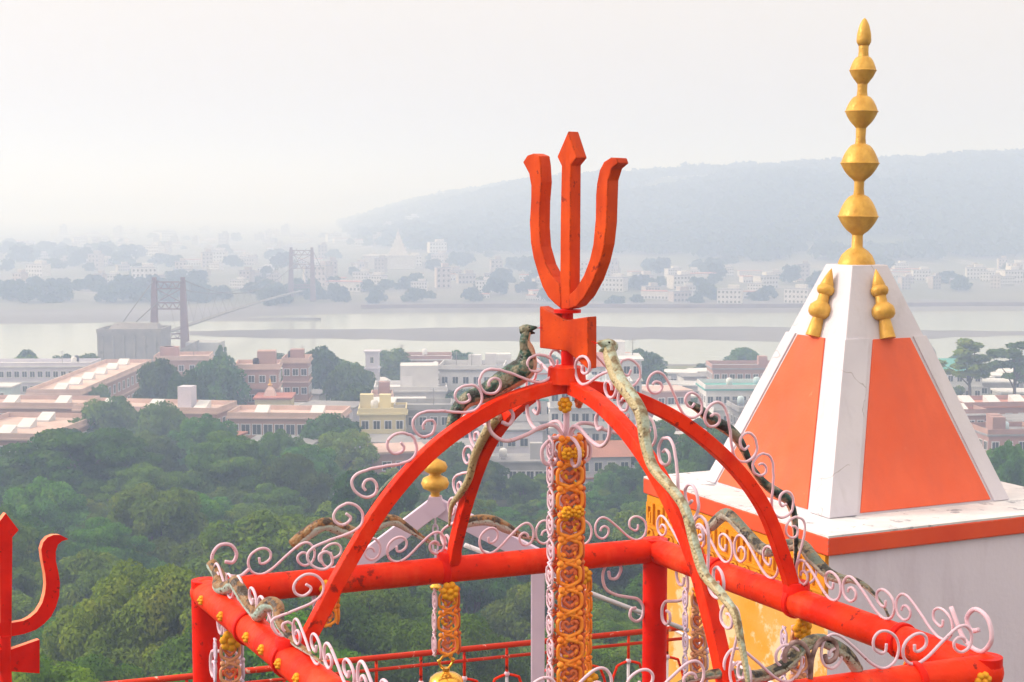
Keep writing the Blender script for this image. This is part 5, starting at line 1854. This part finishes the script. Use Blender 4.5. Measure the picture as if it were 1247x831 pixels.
# ------------------------------------------------------------------ suspension bridge
YN, YFAR = 415.0, 643.0
xn, xf = xat(205, YN), xat(367.5, YFAR)
br = thing('suspension_bridge', (xn, YN, 0), 'suspension footbridge with two dull red pylons spanning the hazy river', 'bridge')


def pylon(x, y, half, z0, z1):
    t_ = MB()
    for sg in (-1, 1):
        v = []
        for (zz, hw) in ((z0, 1.15), (z1, 0.62)):
            cx_ = x + sg * (half + (0.35 if zz == z0 else 0))
            v += [(cx_ - hw, y - hw, zz), (cx_ + hw, y - hw, zz), (cx_ + hw, y + hw, zz), (cx_ - hw, y + hw, zz)]
        t_.hexa(v)
        t_.box((x + sg * half, y, z1 + 0.5), (1.0, 1.4, 1.0))
    p_ = t_.build('pylon', M['pylon'], br)
    c_ = MB()
    H_ = z1 - z0
    for f0, f1 in ((0.26, 0.32), (0.64, 0.72), (0.90, 0.985)):
        za, zb_ = z0 + H_ * f0, z0 + H_ * f1
        for zz in (za, zb_):
            c_.box((x, y, zz), (2 * half - 1.4, 0.5, 0.35))
        nx = 6
        for k in range(nx):
            u0, u1 = x - half + 0.7 + (2 * half - 1.4) * k / nx, x - half + 0.7 + (2 * half - 1.4) * (k + 1) / nx
            a_, b2_ = (za, zb_) if k % 2 else (zb_, za)
            c_.tube([(u0, y, a_), (u1, y, b2_)], 0.14, 5)
    for sg in (-1, 1):
        c_.tube([(x - sg * (half - .4), y, z0 + H_ * 0.72), (x + sg * (half - .4), y, z0 + H_ * 0.90)], 0.13, 5)
    c_.build('cross_truss', M['pylon'], p_)


pylon(xn, YN, 3.9, 0.0, 21.4)
pylon(xf, YFAR, 4.4, 1.5, 23.2)
DZ = 7.6
mb = MB()
for k in range(24):
    t0, t1 = k / 24, (k + 1) / 24
    za, zb_ = DZ + 0.7 * math.sin(math.pi * t0) - t0 * 1.5, DZ + 0.7 * math.sin(math.pi * t1) - t1 * 1.5
    xa, xb = xn + (xf - xn) * t0, xn + (xf - xn) * t1
    y0, y1 = YN + (YFAR - YN) * t0, YN + (YFAR - YN) * t1
    mb.hexa([(xa - 1.1, y0, za - .35), (xa + 1.1, y0, za - .35), (xb + 1.1, y1, zb_ - .35), (xb - 1.1, y1, zb_ - .35), (xa - 1.1, y0, za), (xa + 1.1, y0, za), (xb + 1.1, y1, zb_), (xb - 1.1, y1, zb_)])
mb.build('deck', M['cable'], br)
for sg in (-1, 1):
    pts = []
    for k in range(41):
        t0 = k / 40
        zt = 21.8 * (1 - t0) + 23.6 * t0
        z_ = zt - 4 * (21.8 - 11.9) * t0 * (1 - t0)
        pts.append((xn + sg * 3.9 * (1 - t0) + sg * 2.0 * t0 + (xf - xn) * t0, YN + (YFAR - YN) * t0, z_))
    MB().tube(pts, 0.16, 6).build('main_cable', M['cable'], br)
    for k in range(2, 39, 2):
        t0 = k / 40
        p_ = pts[k]
        MB().tube([p_, (xn + (xf - xn) * t0 + sg * 1.1, p_[1], DZ + 0.7 * math.sin(math.pi * t0) - t0 * 1.5)], 0.045, 4).build('hanger', M['cable'], br)
    
    q = at(158 + sg * 8, 392, 396)
    MB().tube([(xn + sg * 3.9, YN, 21.8), q], 0.15, 6).build('back_stay', M['cable'], br)
    MB().tube([(xf + sg * 4.4, YFAR, 23.6), (xf + sg * 4.4 + 3, YFAR + 45, 4)], 0.15, 6).build('back_stay', M['cable'], br)

# bulky concrete anchor block by the near pylon
D = 392.0
x = xat(155, D)
ab = thing('anchor_block', (x, D + 6, 1.0), 'bulky grey concrete bridge anchor house standing in front of the near pylon', 'building')
hw, hd = 8.2, 6.0
lmb(ab, 'wall', MB().box((0, 0, 4.0), (2 * hw, 2 * hd, 8.0)), 'concrete')
for (c, s) in (((0, -hd, 8.5), (2 * hw + .3, 0.5, 1.1)), ((0, hd, 8.5), (2 * hw + .3, 0.5, 1.1)), ((-hw, 0, 8.5), (0.5, 2 * hd - .5, 1.1)), ((hw, 0, 8.5), (0.5, 2 * hd - .5, 1.1))):
    lmb(ab, 'parapet', MB().box(c, s), 'concrete')
lmb(ab, 'roof_heap', MB().hexa([(-7, -3, 8.0), (7, -3, 8.0), (7, 4, 8.0), (-7, 4, 8.0), (-5, 0, 10.2), (6, 0, 10.0), (6, 3, 10.0), (-5, 3, 10.2)]), 'concrete')
for k in range(6):
    lmb(ab, 'buttress', MB().box((-hw + 1.3 + k * 2.75, -hd - 0.2, 3.6), (0.6, 0.5, 7.2)), 'concrete')
mb = MB().hexa([(hw + .1, -5, -1), (hw + 9, -5, -1), (hw + 9, -1, -1), (hw + .1, -1, -1), (hw + .1, -5, 1.2), (hw + 9, -5, 5.8), (hw + 9, -1, 5.8), (hw + .1, -1, 1.2)])
lmb(ab, 'ramp', mb, 'concrete')
lmb(ab, 'wing', MB().box((hw + 10.2, 1, 2.6), (9, 7, 5.2)), 'greywall')

# ------------------------------------------------------------------ trees of the near town
rgT = random.Random(5)
T = [
    ('round', 28, 427, 30, 335, 'lone round tree by the river at the left edge'),
    ('roundB', 75, 434, 40, 326, 'low tree by the river left of the grey anchor house, paired with a darker one'),
    ('round', 104, 432, 40, 322, 'darker low tree touching the left side of the grey anchor house'),
    ('roundB', 20, 500, 40, 246, 'small round tree between the two left salmon rows'),
    ('round', 188, 440, 66, 254, 'large dark tree beside the lilac lift tower, left one of the big pair'),
    ('roundB', 262, 440, 80, 262, 'largest dark spreading tree, right one of the big pair left of the salmon block'),
    ('round', 225, 455, 60, 246, 'dark tree filling the gap between the big pair'),
    ('tallB', 268, 419, 24, 305, 'slim pointed tree rising above the big dark pair near the river'),
    ('round', 128, 488, 92, 222, 'wide rounded dark tree in front of the salmon row with the lift tower'),
    ('roundB', 192, 496, 84, 215, 'rounded dark tree right below the lilac lift tower'),
    ('bush', 112, 470, 40, 262, 'pale bush in front of the long salmon row'),
    ('round', 392, 425, 60, 300, 'tall dome-shaped dark tree beside the narrow salmon block'),
    ('roundB', 425, 446, 64, 282, 'dark tree leaning against the dome-shaped one, lower and wider'),
    ('round', 440, 470, 70, 258, 'dark tree left of the white hotel annex'),
    ('tallB', 433, 440, 22, 290, 'pointed conifer-like tree before the slim lilac tower'),
    ('roundB', 400, 510, 96, 212, 'wide dark tree below the salmon row, left of the cream yellow house'),
    ('round', 480, 427, 58, 318, 'round tree by the river behind the pale pink long building'),
    ('round', 786, 428, 62, 305, 'round dark tree by the river right of the large trident plate'),
    ('roundB', 560, 430, 44, 325, 'round tree by the river behind the left arch, near the cobra'),
    ('round', 870, 540, 60, 190, 'dark tree between the right arch and the tower eave'),
    ('round', 800, 575, 70, 186, 'dark tree behind the right arch, next to the tower eave corner'),
    ('airy', 1186, 405, 84, 286, 'tall thin eucalyptus with bare trunk left of another at the right edge'),
    ('airyB', 1240, 408, 76, 280, 'tall thin eucalyptus at the very right edge of the river view'),
    ('roundB', 1215, 486, 50, 252, 'dark tree among the houses at the right edge'),
    ('bush', 1168, 470, 26, 300, 'small bush beside the teal-roofed house at the tower edge'),
    ('round', 560, 545, 70, 198, 'dark tree behind the left arch below the white block'),
    ('broadC', 590, 560, 80, 186, 'dark tree under the left arch, left of the low grey-roofed building'),
]
for key, px, ty, wpx, D, lb in T:
    t = tree_px(key, px, ty, wpx, D, lb, rng=rgT)
    placed.append((t.location.x, t.location.y, 5 * t.scale.x))
cnt = tries = 0
while cnt < 70 and tries < 12000:
    tries += 1
    D = rgT.uniform(196, 352)
    px = rgT.uniform(-60, 1290)
    x = xat(px, D)
    s = rgT.uniform(0.38, 0.85)
    if any(abs(x - a) < c * .8 + 2 * s and abs(D - b_) < c * .8 + 2 * s for a, b_, c in HOUSES):
        continue
    if any((x - a) ** 2 + (D - b_) ** 2 < (0.7 * (5 * s + c)) ** 2 for a, b_, c in placed):
        continue
    placed.append((x, D, 5 * s))
    key = rgT.choice(['round', 'roundB', 'broadB'])
    tree(key, x, D, {'round': 'small dark round tree between the houses of the near town', 'roundB': 'small spreading dark tree between the houses of the near town', 'broadB': 'small olive tree between the houses of the near town'}[key], s, s * rgT.uniform(.7, 1.1), group='small trees between the houses of the near town', rng=rgT)
    cnt += 1
# small background houses of the near town
rgH = random.Random(8)
pal = ['whitewall', 'salmon', 'greywall', 'creamwall', 'bluewall', 'lilacwall']
small = []
for k in range(6):
    small.append((lambda a, b_, c, m_, rm: (MB().box((0, 0, c / 2), (a, b_, c)), MB().box((0, 0, c + 0.15), (a + .6, b_ + .6, 0.3)), m_, rm))(6 + k % 3 * 1.5, 6 + k % 2, 3.4 + 2.9 * (k % 2), pal[k], ['greyroof', 'salmon_roof', 'sheet', 'redroof', 'sheet', 'greyroof'][k]))
SM = [(a.mesh('wall', M[m_]), b_.mesh('roof', M[rm]), k) for k, (a, b_, m_, rm) in enumerate(small)]
cnt = tries = 0
while cnt < 130 and tries < 9000:
    tries += 1
    D = rgH.uniform(200, 330)
    px = rgH.uniform(430, 1290) if rgH.random() < .8 else rgH.uniform(-40, 430)
    x = xat(px, D)
    if any(abs(x - a) < c * .8 + 3.8 and abs(D - b_) < c * .8 + 3.6 for a, b_, c in HOUSES) or any((x - a) ** 2 + (D - b_) ** 2 < (c * .8 + 3) ** 2 for a, b_, c in placed):
        continue
    HOUSES.append((x, D, 4.5))
    wm_, rm_, k = rgH.choice(SM if D < 270 else SM[::2])
    t = thing('house', (x, D, ground_z(x, D) - 0.2), ['small white house', 'small salmon house', 'small grey house', 'small cream house', 'small pale blue house', 'small lilac house'][k] + ' crowded among the roofs of the near town', 'house', 'small houses crowded in the near town', rgH.uniform(-.3, .3))
    for nm, me in (('wall', wm_), ('roof', rm_)):
        o = bpy.data.objects.new(nm, me)
        COL.objects.link(o)
        o.parent = t
    hgt = 3.4 + 2.9 * (k % 2)
    wme = win_mesh(1.2, 1.2, 'whitewall')
    for fl in range(1 + k % 2):
        for u in (-1.8, 0, 1.8):
            o = bpy.data.objects.new('window', wme)
            COL.objects.link(o)
            o.parent = t
            o.location = (u, -(6 + k % 2) / 2 - 0.03, 1.8 + fl * 2.9)
    cnt += 1

# ================================================================== FAR BANK
M['farwall'] = mat('far_house_wall', (0.42, 0.36, 0.33), (0.34, 0.29, 0.27), rough=0.9, scale=0.3, objvar=0.25)
M['farwhite'] = mat('far_white_wall', (0.58, 0.55, 0.53), (0.5, 0.47, 0.45), rough=0.9, scale=0.3, objvar=0.1)
FM_ = []
for k in range(5):
    a, b_, c = (8, 12, 16, 9, 22)[k], (8, 9, 10, 8, 9)[k], (4, 7, 10, 13, 6)[k]
    mb = MB().box((0, 0, c / 2), (a, b_, c), mi=0).box((0, 0, c + .2), (a + .8, b_ + .8, .4), mi=1)
    if k in (1, 2, 3):
        mb.box((a * .15, 0, c + 1.6), (a * .45, b_ * .6, 2.4), mi=0)
    for fl in range(int(c // 3.2)):
        nw = int(a // 2.4)
        for q in range(nw):
            mb.box((-a / 2 + a * (q + .5) / nw, -b_ / 2 - 0.02, 1.8 + fl * 3.2), (1.2, 0.15, 1.4), mi=2)
    FM_.append(mb.mesh('house', [M['farwall' if k % 2 else 'farwhite'], M['redroof' if k in (0, 4) else 'greyroof'], M['pane']]))
rgB = random.Random(21)
farpl = []


def far_house(px, D, k=None, s=1.0):
    x = xat(px, D)
    if any((x - a) ** 2 + (D - b_) ** 2 < 13 ** 2 for a, b_ in farpl):
        return
    farpl.append((x, D))
    k = rgB.randrange(5) if k is None else k
    o = bpy.data.objects.new('house', FM_[k])
    COL.objects.link(o)
    o.location = (x, D, ground_z(x, D) - 0.5)
    o.rotation_euler = (0, 0, rgB.uniform(-.5, .5))
    o.scale = (s, s, s)
    tag(o, ['small white red-roofed house', 'pale two-storey house', 'white three-storey house with rooftop room', 'tall pale house', 'long low white red-roofed house'][k] + ' far off in the hazy town across the river', 'house', 'houses of the hazy town across the river')


for i in range(170):
    D = 690 + 1300 * rgB.random() ** 1.7
    far_house(rgB.uniform(-30, 560), D, s=rgB.uniform(0.42, 0.78) * (1 + max(0, D - 1000) / 2500))
for i in range(60):
    D = rgB.uniform(628, 820)
    far_house(rgB.uniform(540, 980), D, s=rgB.uniform(0.42, 0.72))
for i in range(40):
    far_house(rgB.uniform(1090, 1260), rgB.uniform(705, 900), s=rgB.uniform(0.42, 0.72))

# low embankment wall along the far shore
mb = MB()
for k in range(40):
    xa, xb = -60 + k * 7.0, -60 + (k + 1) * 7.0
    ya_, yb_ = far_bank(xa) + 15, far_bank(xb) + 15
    mb.hexa([(xa, ya_, -1), (xb, yb_, -1), (xb, yb_ + 1.2, -1), (xa, ya_ + 1.2, -1), (xa, ya_, 2.6), (xb, yb_, 2.6), (xb, yb_ + 1.2, 2.6), (xa, ya_ + 1.2, 2.6)])
M['embank'] = mat('embankment_stone', (0.24, 0.18, 0.18), (0.18, 0.14, 0.145), rough=0.95, scale=0.15)
tag(mb.build('embankment_wall', M['embank']), 'long low embankment wall along the far shore below the hill', 'wall')

# white temple with a stepped spire in the far town
D = 900.0
x = xat(479, D)
ft = thing('far_temple', (x, D, ground_z(x, D) - .5), 'white temple with a tall stepped spire in the hazy far town', 'temple')
lmb(ft, 'hall', MB().box((-2, 0, 4), (30, 14, 8)).box((-2, 0, 8.2), (31, 15, .5)), 'farwhite')
mb = MB()
for i in range(5):
    hw = 5.2 - i * 0.95
    mb.box((3, 0, 9.5 + i * 2.3), (2 * hw, 2 * hw, 2.3))
lmb(ft, 'stepped_spire', mb, 'farwhite')
lmb(ft, 'finial', MB().lathe([(1.2, 19.9), (1.0, 21), (.3, 22), (.1, 24)], (3, 0, 0), UP, 10), 'farwhite')

# trees of the far bank
GT = 'trees of the hazy far bank'
cnt = 0
for i in range(330):
    if i < 110:
        px, D = rgB.uniform(-20, 420) if i < 80 else rgB.uniform(420, 980), rgB.uniform(622, 700)
        s = rgB.uniform(0.6, 1.0)
    elif i < 150:
        px, D = rgB.uniform(20, 170), rgB.uniform(930, 1150)
        s = rgB.uniform(0.9, 1.6)
    else:
        px, D = rgB.uniform(-40, 1270), 700 + 1200 * rgB.random() ** 1.7
        s = rgB.uniform(0.6, 1.3)
    x = xat(px, D)
    if any((x - a) ** 2 + (D - b_) ** 2 < 8 ** 2 for a, b_ in farpl):
        continue
    if ground_z(x, D) > 18:
        continue
    key = rgB.choice(['farA', 'farB'])
    cm = PROTO[key][0]
    o = bpy.data.objects.new('tree', cm)
    COL.objects.link(o)
    o.location = (x, D, ground_z(x, D) - 0.8)
    o.scale = (s, s, s * rgB.uniform(.8, 1.2))
    o.rotation_euler = (0, 0, rgB.uniform(0, 6))
    tag(o, 'bluish tree blurred by haze on the far bank of the river' if key == 'farA' else 'low bluish tree blurred by haze on the far bank of the river', 'tree', GT)

# woods covering the far hill: one mass
rg = np.random.default_rng(3)
C, S_ = [], []
while len(C) < 8500:
    D = rg.uniform(860, 2600)
    px = rg.uniform(380, 1420)
    if D > ridge_d(px) * 1.05:
        continue
    x = xat(px, D)
    g_ = ground_z(x, D)
    if g_ < 9:
        continue
    nz = mnoise.noise(Vector((x * 0.009, D * 0.009, 1.7)))
    if nz > 0.38:
        continue
    C.append((x, D, g_))
    S_.append(rg.uniform(4.0, 7.5) * (1 + 0.4 * mnoise.noise(Vector((x * 0.03, D * 0.03, 9)))))
C, S_ = np.array(C), np.array(S_)
k = 22
nL = len(C) * k
idx = np.repeat(np.arange(len(C)), k)
d = rg.normal(size=(nL, 3))
d[:, 2] = np.abs(d[:, 2]) * 0.9 + 0.1
d /= np.linalg.norm(d, axis=1)[:, None]
P = C[idx] + d * (S_[idx] * rg.uniform(0.75, 1.0, nL))[:, None] * np.array([1, 1, 1.15]) + np.array([0, 0, 2.0])
nrm = d + rg.normal(size=(nL, 3)) * 0.35
nrm /= np.linalg.norm(nrm, axis=1)[:, None]
a = np.cross(nrm, rg.normal(size=(nL, 3)))
a /= np.linalg.norm(a, axis=1)[:, None]
b = np.cross(nrm, a)
sz = (S_[idx] * rg.uniform(0.28, 0.5, nL))[:, None]
V = np.stack([P - a * sz, P - b * sz * .8, P + a * sz, P + b * sz * .8], 1).reshape(-1, 3)
o = bpy.data.objects.new('hill_woods', arr_mesh('hill_woods', V, np.arange(nL * 4).reshape(-1, 4), M['leafFar']))
COL.objects.link(o)
tag(o, 'dense woods covering the long hill beyond the river, blue with haze', None, None, 'stuff')
# ================================================================== HAZE
hm = bpy.data.materials.new('haze_air')
hm.use_nodes = True
t = hm.node_tree
t.nodes.clear()
o = t.nodes.new('ShaderNodeOutputMaterial')
v = t.nodes.new('ShaderNodeVolumePrincipled')
v.inputs['Color'].default_value = (*HAZE_COLOR, 1)
v.inputs['Density'].default_value = HAZE_DENSITY
v.inputs['Absorption Color'].default_value = (0.62, 0.62, 0.62, 1)      # scatters blue most, absorbs a little
v.inputs['Anisotropy'].default_value = 0.22
t.links.new(v.outputs[0], o.inputs['Volume'])
hz = MB().box((0, 3000, 62), (9400, 6300, 130)).build('haze', hm)
tag(hz, kind='stuff')
